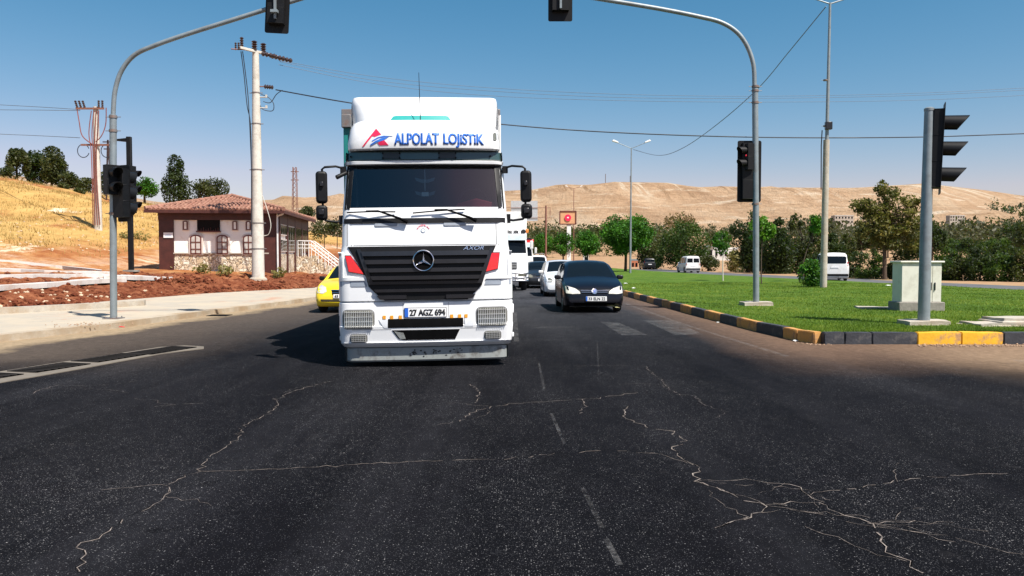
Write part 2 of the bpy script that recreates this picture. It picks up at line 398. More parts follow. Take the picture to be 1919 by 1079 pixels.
g = grid(xs, ys, gfar).build('hills', m, smooth=180, fix=False); struct(g)
# left hillside: fine height field
m, n, b = nodes('red_soil_and_dry_grass')
at_ = n.nodes.new('ShaderNodeAttribute'); at_.attribute_name = 'rise'
n1 = noi(n, .28, 7, .68); rz = mth(n, 'ADD', at_.outputs['Fac'], mth(n, 'MULTIPLY', mth(n, 'SUBTRACT', n1, .5), 9))
red = ramp(n, noi(n, 2.2, 8, .75), [(.3, (.06, .016, .008)), (.46, (.15, .044, .02)), (.62, (.28, .105, .05)), (.78, (.46, .27, .17))])
org = ramp(n, noi(n, .8, 7, .7), [(.3, (.22, .065, .024)), (.5, (.34, .14, .05)), (.7, (.46, .26, .12))])
gold = ramp(n, noi(n, .5, 8, .72, stretch=(1, .5, 2)), [(.28, (.26, .14, .045)), (.48, (.42, .255, .085)), (.66, (.50, .33, .12)), (.8, (.44, .36, .18))])
lime = ramp(n, noi(n, 1.4, 7, .75), [(.35, (.40, .25, .12)), (.5, (.72, .58, .42)), (.7, (.82, .74, .6))])
c = mix(n, mrange(n, rz, 3.0, 5.5), red, org); c = mix(n, mrange(n, rz, 14, 18), c, gold)
band = mth(n, 'MULTIPLY', mth(n, 'MULTIPLY', mrange(n, rz, 9.5, 11.5), mrange(n, rz, 16, 13.5)), mrange(n, noi(n, .6, 7, .7), .42, .56))
c = mix(n, mth(n, 'MULTIPLY', band, .7), c, lime)
c = mix(n, mth(n, 'MULTIPLY', mrange(n, noi(n, .11, 7, .7, stretch=(1, .4, 1)), .52, .60), mrange(n, at_.outputs['Fac'], 10, 14)), c, org)
st = mth(n, 'MULTIPLY', mrange(n, noi(n, .16, 7, .72, stretch=(1, .35, 1)), .62, .68), mrange(n, at_.outputs['Fac'], 4, 7))
c = mix(n, st, c, (.74, .6, .44))
n.links.new(c, b.inputs[0]); b.inputs['Roughness'].default_value = .95; b.inputs['Specular IOR Level'].default_value = .1
bump(n, b, noi(n, 3.5, 8, .75), .8, .12)
hill_m = m
ys = [12 + .3 * i for i in range(110)]; ys += [45.3 + .7 * i for i in range(60)]; ys += [88 + 3 * i for i in range(25)]
mb = MB(); nx = 150; V = []; D = []
for y in ys:
    xr = min(-6, interp(y, [(q, p) for p, q in LN]) + .8); xl = -.66 * y - 22 if y < 60 else -.66 * y - 10
    for i in range(nx):
        t = (i / (nx - 1)) ** 1.5; x = xr + (xl - xr) * t; V.append((x, y, hhill(x, y))); D.append(dline(x, y))
mb.add(V, [(j * nx + i, (j + 1) * nx + i, (j + 1) * nx + i + 1, j * nx + i + 1) for j in range(len(ys) - 1) for i in range(nx - 1)])
hs = mb.build('hillside', hill_m, smooth=180, fix=False); struct(hs)
a = hs.data.attributes.new('rise', 'FLOAT', 'POINT'); a.data.foreach_set('value', D)

# ============================================================ roads
def asphalt(name):
    m, n, b = nodes(name)
    g = n.nodes.new('ShaderNodeNewGeometry'); sx = n.nodes.new('ShaderNodeSeparateXYZ'); n.links.new(g.outputs['Position'], sx.inputs[0])
    x, y = sx.outputs[0], sx.outputs[1]
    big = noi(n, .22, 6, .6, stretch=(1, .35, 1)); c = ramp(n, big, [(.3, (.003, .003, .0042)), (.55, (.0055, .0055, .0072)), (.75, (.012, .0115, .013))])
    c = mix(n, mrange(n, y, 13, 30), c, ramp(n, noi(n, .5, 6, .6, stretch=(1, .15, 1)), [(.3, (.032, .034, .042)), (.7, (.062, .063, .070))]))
    ln_ = noi(n, 1.0, 5, .55, stretch=(1.1, .05, 1)); c = mix(n, mth(n, 'MULTIPLY', mrange(n, ln_, .50, .68), .38), c, (.024, .024, .028))
    c = mix(n, mth(n, 'MULTIPLY', mrange(n, noi(n, .55, 7, .65, stretch=(1, .45, 1)), .52, .68), .7), c, (.006, .006, .007))
    c = mix(n, mth(n, 'MULTIPLY', mrange(n, noi(n, 3.2, 3, .5), .66, .72), .6), c, (.003, .003, .004))
    pat = mth(n, 'MULTIPLY', mth(n, 'SUBTRACT', noi(n, .8, 6, .7, stretch=(1, .4, 1)), .5), 2.0)
    for sc, rad, thr, colr, am in ((38, .19, .975, (.36, .34, .33), .8), (70, .28, .76, (.20, .195, .195), .8), (120, .34, .5, (.075, .075, .08), .75)):
        v = n.nodes.new('ShaderNodeTexVoronoi'); v.inputs['Scale'].default_value = sc; n.links.new(g.outputs['Position'], v.inputs['Vector'])
        vr = n.nodes.new('ShaderNodeSeparateColor'); n.links.new(v.outputs['Color'], vr.inputs[0])
        sp = mth(n, 'LESS_THAN', mth(n, 'ADD', v.outputs['Distance'], mth(n, 'MULTIPLY', vr.outputs[1], .12)), rad)
        sel = mth(n, 'GREATER_THAN', mth(n, 'ADD', vr.outputs[0], pat), thr)
        c = mix(n, mth(n, 'MULTIPLY', mth(n, 'MULTIPLY', sp, sel), am), c, colr)
    wear = mrange(n, noi(n, 2.5, 8, .75, stretch=(1, .5, 1)), .6, .8); c = mix(n, mth(n, 'MULTIPLY', wear, .25), c, (.09, .085, .085))
    # dust blown to the kerbs
    dn = mth(n, 'MULTIPLY', mth(n, 'SUBTRACT', noi(n, .5, 7, .7), .5), 2.2)
    lx = mth(n, 'ADD', mth(n, 'MULTIPLY', x, -1), mth(n, 'MULTIPLY', mth(n, 'SUBTRACT', y, 14), .12))
    dl = mth(n, 'MULTIPLY', mrange(n, mth(n, 'ADD', lx, dn), 4.4, 7.6), mrange(n, mth(n, 'ADD', y, dn), 10.2, 12.4))
    dl2 = mth(n, 'MULTIPLY', mrange(n, mth(n, 'ADD', lx, dn), 8.35, 8.9), mrange(n, mth(n, 'ADD', y, dn), 11, 12.6))
    c = mix(n, mth(n, 'MULTIPLY', dl, .7), c, (.105, .082, .066)); c = mix(n, mth(n, 'MULTIPLY', dl2, .8), c, (.36, .27, .17))
    dr = mth(n, 'MULTIPLY', mrange(n, mth(n, 'ADD', x, mth(n, 'MULTIPLY', dn, .5)), 3.4, 5.0), mrange(n, mth(n, 'ADD', y, dn), 10.3, 13.6))
    c = mix(n, mth(n, 'MULTIPLY', dr, .85), c, (.15, .095, .065))
    pd = mth(n, 'MULTIPLY', mrange(n, mth(n, 'SUBTRACT', mth(n, 'MULTIPLY', x, .5), mth(n, 'SUBTRACT', y, 7.5)), -4.2, -1.5), mrange(n, mth(n, 'ADD', y, dn), 9.6, 12.0))
    pd = mth(n, 'MULTIPLY', pd, mrange(n, x, 5.8, 7.5)); c = mix(n, mth(n, 'MULTIPLY', pd, .55), c, (.32, .22, .14))
    c = mix(n, .55, c, mix(n, 1, c, ramp(n, noi(n, 9, 8, .8, stretch=(1, .6, 1)), [(.3, (.35, .35, .35)), (.5, (.9, .9, .9)), (.7, (1.6, 1.6, 1.6))]), 'MULTIPLY'))
    n.links.new(c, b.inputs[0]); b.inputs['Roughness'].default_value = .9; b.inputs['Specular IOR Level'].default_value = .05
    bump(n, b, noi(n, 60, 4, .7), .7, .006); return m
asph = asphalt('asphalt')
def ribbon(name, mat, L, Rr, z, drape=None, th=0):
    mb = MB(); n_ = len(L)
    vs = []
    for (ax, ay), (bx, by) in zip(L, Rr):
        za = drape(ax, ay) + z if drape else z; zb = drape(bx, by) + z if drape else z
        vs += [(ax, ay, za), (bx, by, zb)]
    mb.add(vs, [(2 * i, 2 * i + 1, 2 * i + 3, 2 * i + 2) for i in range(n_ - 1)])
    if th:
        mb.add([(x, y, zz - th) for x, y, zz in vs], [(2 * i, 2 * i + 2, 2 * i + 3, 2 * i + 1) for i in range(n_ - 1)])
        N = 2 * n_
        mb.f += [(2 * i, 2 * i + 2, N + 2 * i + 2, N + 2 * i) for i in range(n_ - 1)] + [(2 * i + 1, N + 2 * i + 1, N + 2 * i + 3, 2 * i + 3) for i in range(n_ - 1)]
        mb.f += [(0, N, N + 1, 1), (N - 2, N - 1, 2 * N - 1, 2 * N - 2)]
    return mb.build(name, mat)
def resamp(pts, n_):
    ds = [0]
    for a, b in zip(pts, pts[1:]): ds.append(ds[-1] + math.dist(a, b))
    out = []
    for i in range(n_):
        s = ds[-1] * i / (n_ - 1); k = max(j for j in range(len(ds)) if ds[j] <= s + 1e-9); k = min(k, len(pts) - 2)
        t = (s - ds[k]) / (ds[k + 1] - ds[k]); out.append(tuple(a + (b - a) * t for a, b in zip(pts[k], pts[k + 1])))
    return out
mb = MB(); mb.add([(-70, -20, 0), (80, -20, 0), (80, 15, 0), (-70, 15, 0)], [(0, 1, 2, 3)])
mb.add([(-12.5, 15, 0), (9, 15, 0), (7, 60, 0), (6, 200, 0), (-1, 420, 0), (-16, 420, 0), (-9.5, 200, 0), (-9.5, 60, 0)], [(0, 1, 2, 3, 4, 5, 6, 7)])
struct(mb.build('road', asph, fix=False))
OPC = [(27.6, 15), (27, 30), (25.8, 42), (23.4, 55), (19.9, 85), (19, 115), (18, 160), (14, 260), (9, 380)]
op = resamp(OPC, 40); offs = []
for i, p in enumerate(op):
    a, b_ = op[max(0, i - 1)], op[min(39, i + 1)]; d = Vector((b_[0] - a[0], b_[1] - a[1])).normalized(); offs.append(Vector((d.y, -d.x)))
OL = [(p[0] - o.x * 3.6, p[1] - o.y * 3.6) for p, o in zip(op, offs)]; OR_ = [(p[0] + o.x * 3.6, p[1] + o.y * 3.6) for p, o in zip(op, offs)]
opm, n, b = nodes('worn_asphalt')
n.links.new(ramp(n, noi(n, .6, 6, .65), [(.3, (.07, .072, .078)), (.7, (.12, .12, .125))]), b.inputs[0]); b.inputs['Roughness'].default_value = .85
struct(ribbon('far_carriageway', opm, OL, OR_, .012))
# sidewalk with its kerb edge
KL = [(-40, 4.5), (-16, 7.5), (-11.2, 10.8), (-9.3, 14.3), (-8.75, 18), (-8.35, 22), (-7.3, 28.5), (-7.0, 45), (-6.9, 80), (-7.2, 130), (-9, 300)]
swm, n, b = nodes('dusty_pavement')
g_ = n.nodes.new('ShaderNodeNewGeometry'); br = n.nodes.new('ShaderNodeTexBrick'); br.inputs['Scale'].default_value = 1.6; br.inputs['Mortar Size'].default_value = .012
n.links.new(g_.outputs['Position'], br.inputs['Vector']); br.inputs[1].default_value = (.40, .355, .29, 1); br.inputs[2].default_value = (.35, .31, .25, 1); br.inputs[3].default_value = (.42, .35, .28, 1)
c = mix(n, mrange(n, noi(n, .7, 8, .7), .42, .62), br.outputs[0], (.45, .38, .285)); c = mix(n, mrange(n, noi(n, .5, 8, .75, stretch=(1, .6, 1)), .57, .70), c, (.42, .2, .12))
n.links.new(c, b.inputs[0]); b.inputs['Roughness'].default_value = .9; bump(n, b, noi(n, 12, 6, .7), .4, .01)
K2 = resamp(KL, 70); L2 = []
LN2 = [(p[0] - .6, p[1] + .1) for p in LN]
for k in K2:
    x = interp(k[1] + (0 if k[1] > 22 else 0), [(q, p) for p, q in LN2]) if k[1] > 20.9 else None
    L2.append((x if x else k[0] - 5.6 + max(0, (14 - k[1])) * -.6, k[1] if k[1] > 20.9 else k[1] + (20.9 - max(k[1], 10.8)) * .55))
Kin = [(p[0] - .28, p[1] + .02) for p in K2]
struct(ribbon('sidewalk', swm, L2, Kin, .13))
kb = ribbon('kerb_edge', M('dusty_kerb', (.42, .36, .28), .9, 0, .2, 2.5, .3, 0, (.34, .25, .16), .9, (.42, .6)), Kin, K2, .135, th=.2); struct(kb)
# raised edging kerb between pavement and soil
E0 = [(-34, 15.3), (-22, 17.6), (-15.8, 19.4), (-13.4, 20.5), (-12.2, 22.5), (-11.3, 24.5)]
E1 = [(p[0] + .1, p[1] - .32) for p in E0]
struct(ribbon('soil_edging', concrete, resamp(E0, 14), resamp(E1, 14), .29, th=.3))

# terraced concrete path with edging strips on the left bank
def pxrib(name, top, bot, lift, th):
    A = resamp(top, 26); B = resamp(bot, 26); vs = []
    mbb = MB(); a3 = [hitt(*p) for p in A]; b3 = [hitt(*p) for p in B]
    sm = lambda L: [sum((L[max(0, min(len(L) - 1, i + k))] for k in range(-3, 4)), Vector()) / 7 for i in range(len(L))]
    a3, b3 = sm(a3), sm(b3); zs = [(hhill(p.x, p.y) + hhill(q.x, q.y)) / 2 for p, q in zip(a3, b3)]; zs = [sum(zs[max(0, i - 6):i + 7]) / len(zs[max(0, i - 6):i + 7]) + .03 for i in range(len(zs))]
    for p, q, zq in zip(a3, b3, zs):
        zz = zq + lift; vs += [(p.x, p.y, zz), (q.x, q.y, zz)]
    N = len(vs); k = N // 2
    mbb.add(vs + [(x, y, z - th) for x, y, z in vs], [(2 * i, 2 * i + 1, 2 * i + 3, 2 * i + 2) for i in range(k - 1)] + [(2 * i, 2 * i + 2, N + 2 * i + 2, N + 2 * i) for i in range(k - 1)] + [(2 * i + 1, N + 2 * i + 1, N + 2 * i + 3, 2 * i + 3) for i in range(k - 1)] + [(0, N, N + 1, 1), (N - 2, N - 1, 2 * N - 1, 2 * N - 2)])
    return mbb.build(name, pathm)
pathm = M('pale_concrete', (.56, .53, .50), .85, 0, .1, 3, .2, 0, (.42, .3, .22), 1.2, (.5, .75))
struct(pxrib('path', [(-120, 533), (0, 531), (150, 521), (225, 512)], [(-120, 548), (0, 545), (200, 532), (250, 530)], .03, .16))
struct(pxrib('path_landing', [(190, 507), (240, 509), (280, 514), (322, 521)], [(190, 529), (240, 528), (285, 526), (328, 523)], .03, .16))
for top, bot in (([(-60, 516), (0, 515), (100, 515), (215, 514)], [(-60, 523), (0, 521), (100, 520), (215, 518)]),
                 ([(-60, 502), (0, 504), (120, 510), (215, 512)], [(-60, 506), (0, 508), (120, 512), (215, 514)]),
                 ([(-60, 484), (0, 485), (100, 498), (200, 508)], [(-60, 488), (0, 489), (100, 501), (200, 510)])):
    struct(pxrib('path_edging', top, bot, .05, .16))

# road paint and cracks
pm = bpy.data.materials.new('worn_road_paint'); pm.use_nodes = True; n = pm.node_tree; b = n.nodes['Principled BSDF']
b.inputs[0].default_value = (.50, .49, .48, 1); b.inputs['Roughness'].default_value = .8
tr = n.nodes.new('ShaderNodeBsdfTransparent'); mx = n.nodes.new('ShaderNodeMixShader')
f_ = mth(n, 'MULTIPLY', mrange(n, noi(n, 3.0, 8, .8), .40, .60), mrange(n, noi(n, 40, 3, .8), .3, .6))
n.links.new(mth(n, 'MULTIPLY', f_, .15), mx.inputs[0]); n.links.new(tr.outputs[0], mx.inputs[1]); n.links.new(b.outputs[0], mx.inputs[2]); n.links.new(mx.outputs[0], n.nodes['Material Output'].inputs[0])
def quad(mb, a, b_, c_, d_, z=.004):
    mb.add([(p.x, p.y, z) for p in (a, b_, c_, d_)], [(0, 1, 2, 3)])
def line(mb, p, q, wd, z=.004):
    d = Vector((q.x - p.x, q.y - p.y)).normalized(); nn = Vector((-d.y, d.x)) * wd / 2
    mb.add([(p.x - nn.x, p.y - nn.y, z), (q.x - nn.x, q.y - nn.y, z), (q.x + nn.x, q.y + nn.y, z), (p.x + nn.x, p.y + nn.y, z)], [(0, 1, 2, 3)])
mb = MB()
quad(mb, at(1265, 628), at(1318, 627), at(1262, 600), at(1205, 600)); quad(mb, at(1165, 628), at(1214, 628), at(1160, 605), at(1125, 603))
line(mb, at(1172, 569), at(1288, 610), .13); line(mb, at(1288, 610), at(1475, 668), .11); line(mb, at(965, 549), at(1045, 549), .35)
line(mb, at(1000, 614), at(1078, 613), .12, .008); line(mb, at(985, 637), at(1110, 637), .05)
line(mb, at(1033, 775), at(1058, 832), .03); line(mb, at(1092, 915), at(1128, 990), .032); line(mb, at(1135, 1010), at(1162, 1060), .035); line(mb, at(1010, 680), at(1020, 730), .03)
line(mb, at(965, 585), at(968, 640), .1); line(mb, at(1119, 640), at(1122, 704), .012, .008)
quad(mb, at(1895, 674), at(1990, 678), at(1990, 690), at(1925, 684))
struct(mb.build('road_markings', pm, fix=False))
# distant lane dashes hidden in traffic are left out
CR = [([(150, 1072), (160, 1040), (152, 1018), (190, 1010), (228, 975), (245, 965), (300, 940), (318, 918), (318, 908), (345, 890), (370, 884), (390, 860), (415, 842), (440, 825), (455, 800), (470, 790), (500, 778), (522, 760), (516, 748), (545, 735), (590, 722)], .0065),
      ([(318, 908), (290, 908), (240, 916), (190, 919)], .007), ([(370, 884), (450, 883), (560, 878), (680, 870), (780, 866), (880, 862), (960, 860), (1040, 851), (1140, 844), (1210, 848), (1262, 857), (1310, 875)], .0065),
      ([(1175, 762), (1172, 785), (1215, 802), (1256, 809), (1284, 826), (1260, 842), (1275, 858), (1312, 876), (1303, 902), (1330, 910), (1395, 938), (1430, 944)], .009),
      ([(1430, 944), (1540, 942), (1515, 927), (1480, 908), (1400, 900), (1310, 901)], .0065), ([(1515, 927), (1600, 915), (1680, 903), (1740, 895), (1900, 886)], .007),
      ([(1540, 942), (1580, 968), (1628, 982), (1650, 1015), (1668, 1035), (1700, 1052), (1730, 1075)], .009), ([(1430, 944), (1425, 960), (1395, 975), (1400, 968), (1340, 990)], .008),
      ([(1628, 982), (1680, 978), (1715, 976)], .006), ([(860, 790), (880, 775), (920, 762), (985, 755), (1060, 750), (1120, 746), (1195, 736)], .008), ([(1093, 748), (1097, 762), (1086, 775)], .008),
      ([(1210, 687), (1240, 715), (1255, 730), (1275, 740), (1300, 742), (1322, 760)], .0065), ([(60, 738), (75, 730), (110, 722)], .0065), ([(290, 762), (330, 758), (380, 756)], .0065),
      ([(590, 722), (620, 715)], .0065), ([(880, 720), (900, 735), (890, 755)], .008)]
crm, n, b = nodes('crack_filler'); n.links.new(ramp(n, noi(n, 14, 5, .8), [(.35, (.04, .035, .032)), (.5, (.22, .18, .155)), (.75, (.46, .40, .35))]), b.inputs[0]); b.inputs['Roughness'].default_value = .9
tr = n.nodes.new('ShaderNodeBsdfTransparent'); mx = n.nodes.new('ShaderNodeMixShader'); n.links.new(mrange(n, noi(n, 5, 8, .85), .30, .46), mx.inputs[0]); n.links.new(tr.outputs[0], mx.inputs[1]); n.links.new(b.outputs[0], mx.inputs[2]); n.links.new(mx.outputs[0], n.nodes['Material Output'].inputs[0])
mb = MB(); mdk = MB(); rr = random.Random(3)
def crack(P3, wd):
    pts = []
    for p, q in zip(P3, P3[1:]):
        L = (q - p).length; k = max(2, int(L / .06))
        for i in range(k):
            t = i / k; e = p.lerp(q, t); j = .016; u = (q - p).normalized(); g_ = rr.gauss(0, j); pts.append(Vector((e.x - u.y * g_, e.y + u.x * g_, 0)))
    pts.append(P3[-1]); vs = []; gap = 0
    for i, p in enumerate(pts):
        d = (pts[min(i + 1, len(pts) - 1)] - pts[max(i - 1, 0)]); d.z = 0; d = d.normalized() if d.length > 0 else Vector((1, 0, 0))
        wv = wd * rr.uniform(.25, 1.25); nn = Vector((-d.y, d.x, 0)) * wv / 2; vs += [p - nn, p + nn]
    o = len(mb.v); mb.v += [(v.x, v.y, .004) for v in vs]
    for i in range(len(pts) - 1):
        if rr.random() < .88: mb.f.append((o + 2 * i, o + 2 * i + 2, o + 2 * i + 3, o + 2 * i + 1))
    o = len(mdk.v)
    for i, p in enumerate(pts):
        d = (pts[min(i + 1, len(pts) - 1)] - pts[max(i - 1, 0)]); d.z = 0; d = d.normalized() if d.length > 0 else Vector((1, 0, 0)); nn = Vector((-d.y, d.x, 0)) * wd; q = p + nn * rr.uniform(.4, 1.1); w2 = nn * rr.uniform(.1, .35); mdk.v += [tuple((q - w2) + Vector((0, 0, .008))), tuple((q + w2) + Vector((0, 0, .008)))]
    for i in range(len(pts) - 1):
        if rr.random() < .5: mdk.f.append((o + 2 * i, o + 2 * i + 2, o + 2 * i + 3, o + 2 * i + 1))
for P, wd in CR: crack([at(*p) for p in P], wd)
for i in range(26):                      # fine hairline branches off the big cracks
    P, wd = CR[rr.randrange(len(CR))]; p0 = at(*P[rr.randrange(len(P))]); L = rr.uniform(.15, .9) * (p0.y / 5); a = rr.uniform(0, 6.28); pts_ = [p0]
    for k in range(rr.randrange(2, 5)): a += rr.gauss(0, .5); pts_.append(pts_[-1] + Vector((math.cos(a), math.sin(a), 0)) * L / 3)
    crack(pts_, wd * .45)
struct(mb.build('road_cracks', crm, fix=False)); struct(mdk.build('road_crack_gaps', M('crack_dark', (.002, .002, .002), 1, spec=0), fix=False))

# drain gratings in a concrete strip
dd = thing('storm_drain', 'row of slotted drain grates in a pale concrete strip at the left road edge', 'drain')
P0 = at(300, 650).xy, at(382, 653).xy; up = [at(-260, 735), at(0, 697), at(150, 674), at(300, 651), at(345, 648), at(382, 650)]; lo = [at(-260, 765), at(0, 718), at(150, 692), at(300, 664), at(345, 658), at(382, 654)]
mb = MB(); k = len(up); vs = [(p.x, p.y, .010) for p in up] + [(p.x, p.y, .010) for p in lo] + [(p.x, p.y, -.05) for p in up] + [(p.x, p.y, -.05) for p in lo]
mb.add(vs, [(i, i + 1, k + i + 1, k + i) for i in range(k - 1)] + [(i, 2 * k + i, 2 * k + i + 1, i + 1) for i in range(k - 1)] + [(k + i, k + i + 1, 3 * k + i + 1, 3 * k + i) for i in range(k - 1)] + [(k - 1, 3 * k - 1, 4 * k - 1, 2 * k - 1)])
mb.build('concrete_frame', M('drain_concrete', (.17, .145, .115), .9, 0, .25, 5, .4, 0, (.13, .11, .09), 2.5, (.45, .65)), dd)
for cx, cy, hw in ((302, 657.5, 46), (205, 671.5, 50), (92, 690, 55), (-40, 710, 60)):
    a_, b_ = at(cx - hw, cy + hw * .165), at(cx + hw, cy - hw * .15); d = (b_ - a_); L = d.length * .93; ang = math.atan2(d.y, d.x); c0 = (a_ + b_) / 2
    gp = MB(); gp.box((0, 0, .010), (L, .52, .012)); go = gp.build('grate_pit', M('pit_black', (.004, .004, .004), 1, spec=0), dd); go.location = (c0.x, c0.y, 0); go.rotation_euler = (0, 0, ang)
    gm = MB(); nb = 8
    for i in range(nb + 1): gm.box(((i / nb - .5) * L, 0, .0195), (.022, .50, .004), Matrix.Rotation(R(0), 3, 'Z'))
    gm.box((0, .25, .0195), (L, .012, .005))
    gr = gm.build('grate', M('grate_iron', (.035, .028, .024), .8), dd); gr.location = (c0.x, c0.y, 0); gr.rotation_euler = (0, 0, ang)

# ============================================================ lawn, kerb
KX = [(5.42, 15.0), (5.30, 17.0), (5.22, 19), (5.08, 22), (4.95, 28), (4.8, 34), (4.7, 60), (4.5, 90), (3.9, 160), (2.5, 240)]
lm, n, b = nodes('lawn')
c = ramp(n, noi(n, .9, 7, .7), [(.28, (.045, .085, .010)), (.5, (.085, .155, .014)), (.72, (.15, .20, .03))])
c = mix(n, mrange(n, noi(n, 30, 4, .8), .45, .7), c, (.035, .09, .008)); c = mix(n, mrange(n, noi(n, .45, 7, .75), .60, .72), c, (.19, .19, .06))
n.links.new(c, b.inputs[0]); b.inputs['Roughness'].default_value = .9; b.inputs['Specular IOR Level'].default_value = .15; bump(n, b, noi(n, 26, 5, .8), 1, .04)
def lawn_l(y): return interp(y, [(q, p) for p, q in KX]) + .1
def lawn_r(y): return interp(y, [(q, p) for p, q in OL]) - .12
ys = [14.62, 14.9] + [15.3 + .5 * i for i in range(70)] + [51 + 3 * i for i in range(60)]
V = []; nx = 60
for y in ys:
    a_ = lawn_l(y) if y > 14.8 else 5.8; b_ = lawn_r(y)
    for i in range(nx):
        t = i / (nx - 1); x = a_ + (b_ - a_) * t
        V.append((x, y, .17 + .06 * math.sin(math.pi * t) + .025 * fb(x, y, .7)))
mb = MB(); mb.add(V, [(j * nx + i, j * nx + i + 1, (j + 1) * nx + i + 1, (j + 1) * nx + i) for j in range(len(ys) - 1) for i in range(nx - 1)])
struct(mb.build('lawn', lm, smooth=180, fix=False))
def zl(x, y):
    a_, b_ = lawn_l(y), lawn_r(y); return .17 + .06 * math.sin(math.pi * min(1, max(0, (x - a_) / (b_ - a_)))) + .025 * fb(x, y, .7)
# grass blades
N = 90000; yy = 14.75 + (RNG.random(N) ** 1.7) * 30; aa = np.array([lawn_l(v) for v in yy]); bb = np.minimum(np.array([lawn_r(v) for v in yy]), yy * .72)
xx = aa + .03 + (bb - aa) * RNG.random(N); zz = np.array([zl(a_, b_) for a_, b_ in zip(xx, yy)]) - .005
h = RNG.uniform(.02, .055, N) * (1 + .5 * (RNG.random(N) > .96)); ang = RNG.random(N) * np.pi; wd = RNG.uniform(.004, .008, N) * (1 + (yy - 14) * .05)
V = np.empty((N, 3, 3)); V[:, 0] = np.c_[xx - np.cos(ang) * wd, yy - np.sin(ang) * wd, zz]; V[:, 1] = np.c_[xx + np.cos(ang) * wd, yy + np.sin(ang) * wd, zz]
V[:, 2] = np.c_[xx + RNG.normal(0, .015, N), yy + RNG.normal(0, .015, N), zz + h]
tone = np.repeat(np.array([.5 + .9 * noise.fractal(Vector((a_ * .6, b_ * .35, 0)), 1, 2, 4) for a_, b_ in zip(xx, yy)]), 3)
go = npmesh('grass', V.reshape(-1, 3), np.arange(N * 3).reshape(N, 3), grass_m, tone=tone); tag(go, 'short green mown grass on the traffic island', 'grass'); go['kind'] = 'stuff'
# kerb stones
kr = thing('kerb', 'yellow and black painted kerb of stones around the grass island', 'kerb')
path = [(24.0, 14.45), (7.0, 14.42), (6.35, 14.5), (6.03, 14.75), (5.80, 15.3)] + [(p[0], p[1]) for p in KX[1:7]]
def along(path, s):
    for a_, b_ in zip(path, path[1:]):
        L = math.dist(a_, b_)
        if s <= L: t = s / L; return (a_[0] + (b_[0] - a_[0]) * t, a_[1] + (b_[1] - a_[1]) * t)
        s -= L
    return path[-1]
stones = []
# front run measured from the corner to the right, then the long side
frontcols = [(.38, 'b'), (.50, 'b'), (.82, 'b'), (.80, 'y'), (.76, 'y'), (.85, 'b'), (.85, 'b'), (.85, 'y'), (.85, 'y')] + [(.85, 'bbyy'[i % 4]) for i in range(14)]
def ksolid(p, q, h, mat, jit):
    d = Vector((q[0] - p[0], q[1] - p[1], 0)); L = d.length - .014; ang = math.atan2(d.y, d.x); c0 = ((p[0] + q[0]) / 2, (p[1] + q[1]) / 2)
    bm = bmesh.new(); bmesh.ops.create_cube(bm, size=1)
    bmesh.ops.subdivide_edges(bm, edges=bm.edges[:], cuts=3, use_grid_fill=True)
    for v in bm.verts:
        v.co = Vector((v.co.x * L, v.co.y * .17, v.co.z * h)); 
    bm2 = bm
    bmesh.ops.bevel(bm2, geom=[e for e in bm2.edges if e.is_manifold and e.calc_face_angle(0) > 1], offset=.014, segments=2, affect='EDGES')
    for v in bm2.verts:
        nn = noise.noise_vector(Vector((v.co.x * 5 + jit * 7, v.co.y * 9, v.co.z * 9 + jit))); v.co += nn * .009
    me = bpy.data.meshes.new('kerb_stone'); bm2.to_mesh(me); bm2.free(); me.materials.append(mat); me.shade_smooth(); me.set_sharp_from_angle(angle=R(45))
    o = bpy.data.objects.new('kerb_stone', me); col.objects.link(o); o.parent = kr; o.location = (c0[0], c0[1], h / 2 - .02 + random.uniform(-.006, .006)); o.rotation_euler = (0, random.uniform(-.012, .012), ang + random.uniform(-.015, .015))
    o['label'] = 'yellow painted kerb stone' if mat is not kerb_b else 'black painted kerb stone'
x = 5.66
for L, cc_ in frontcols:
    if x + L > 24: break
    ksolid((x, 14.47), (x + L, 14.47), .24, kerb_y if cc_ == 'y' else kerb_b, x); x += L
side = [(5.62, 14.5), (5.47, 14.75)] + [(p[0], p[1]) for p in KX[1:7]]
seq = [(.5, 'y'), (.62, 'y'), (1.35, 'b'), (1.3, 'y')]; s = .02; i = 0
while s < 46:
    L, cc_ = seq[i] if i < 4 else (1.3, 'by'[i % 2]); p, q = along(side, s), along(side, s + L)
    if math.dist(p, q) < .2: break
    ksolid(p, q, .23, kerb_y_shade if cc_ == 'y' else kerb_b, i * 1.7); s += L; i += 1
# ============================================================ vehicles
def outline(wd, f, r, back, bow, nf=12, na=5):
    pts = [(-wd, back), (-wd, back * .66 + f * .33), (-wd, back * .33 + f * .66)]
    for k in range(na + 1):
        a = R(180 + 90 * k / na); pts.append((-wd + r + r * math.cos(a), f + bow + r + r * math.sin(a)))
    for k in range(1, nf):
        u = -1 + 2 * k / nf; pts.append((u * (wd - r), f + bow * u * u))
    return pts + [(-x, y) for x, y in pts[:na + 4][::-1]]
def loft(levels, skip=None, cap=True, back=True, nf=12, na=5):
    rings = [[(x, y, z) for x, y in outline(wd, f, r, bk, bow, nf, na)] for z, wd, f, r, bk, bow in levels]
    n = len(rings[0]); mb = MB(); mb.v = [p for g in rings for p in g]; ex = MB(); ex.v = list(mb.v)
    for i in range(len(rings) - 1):
        for j in range(n - 1):
            q = (i * n + j, i * n + j + 1, (i + 1) * n + j + 1, (i + 1) * n + j)
            (ex if skip and skip(i, j, rings[i][j], rings[i + 1][j + 1]) else mb).f.append(q)
        if back: mb.f.append((i * n + n - 1, i * n, (i + 1) * n, (i + 1) * n + n - 1))
    if cap: mb.f += [tuple(range(n)), tuple(range((len(rings) - 1) * n, len(rings) * n))]
    return mb, ex
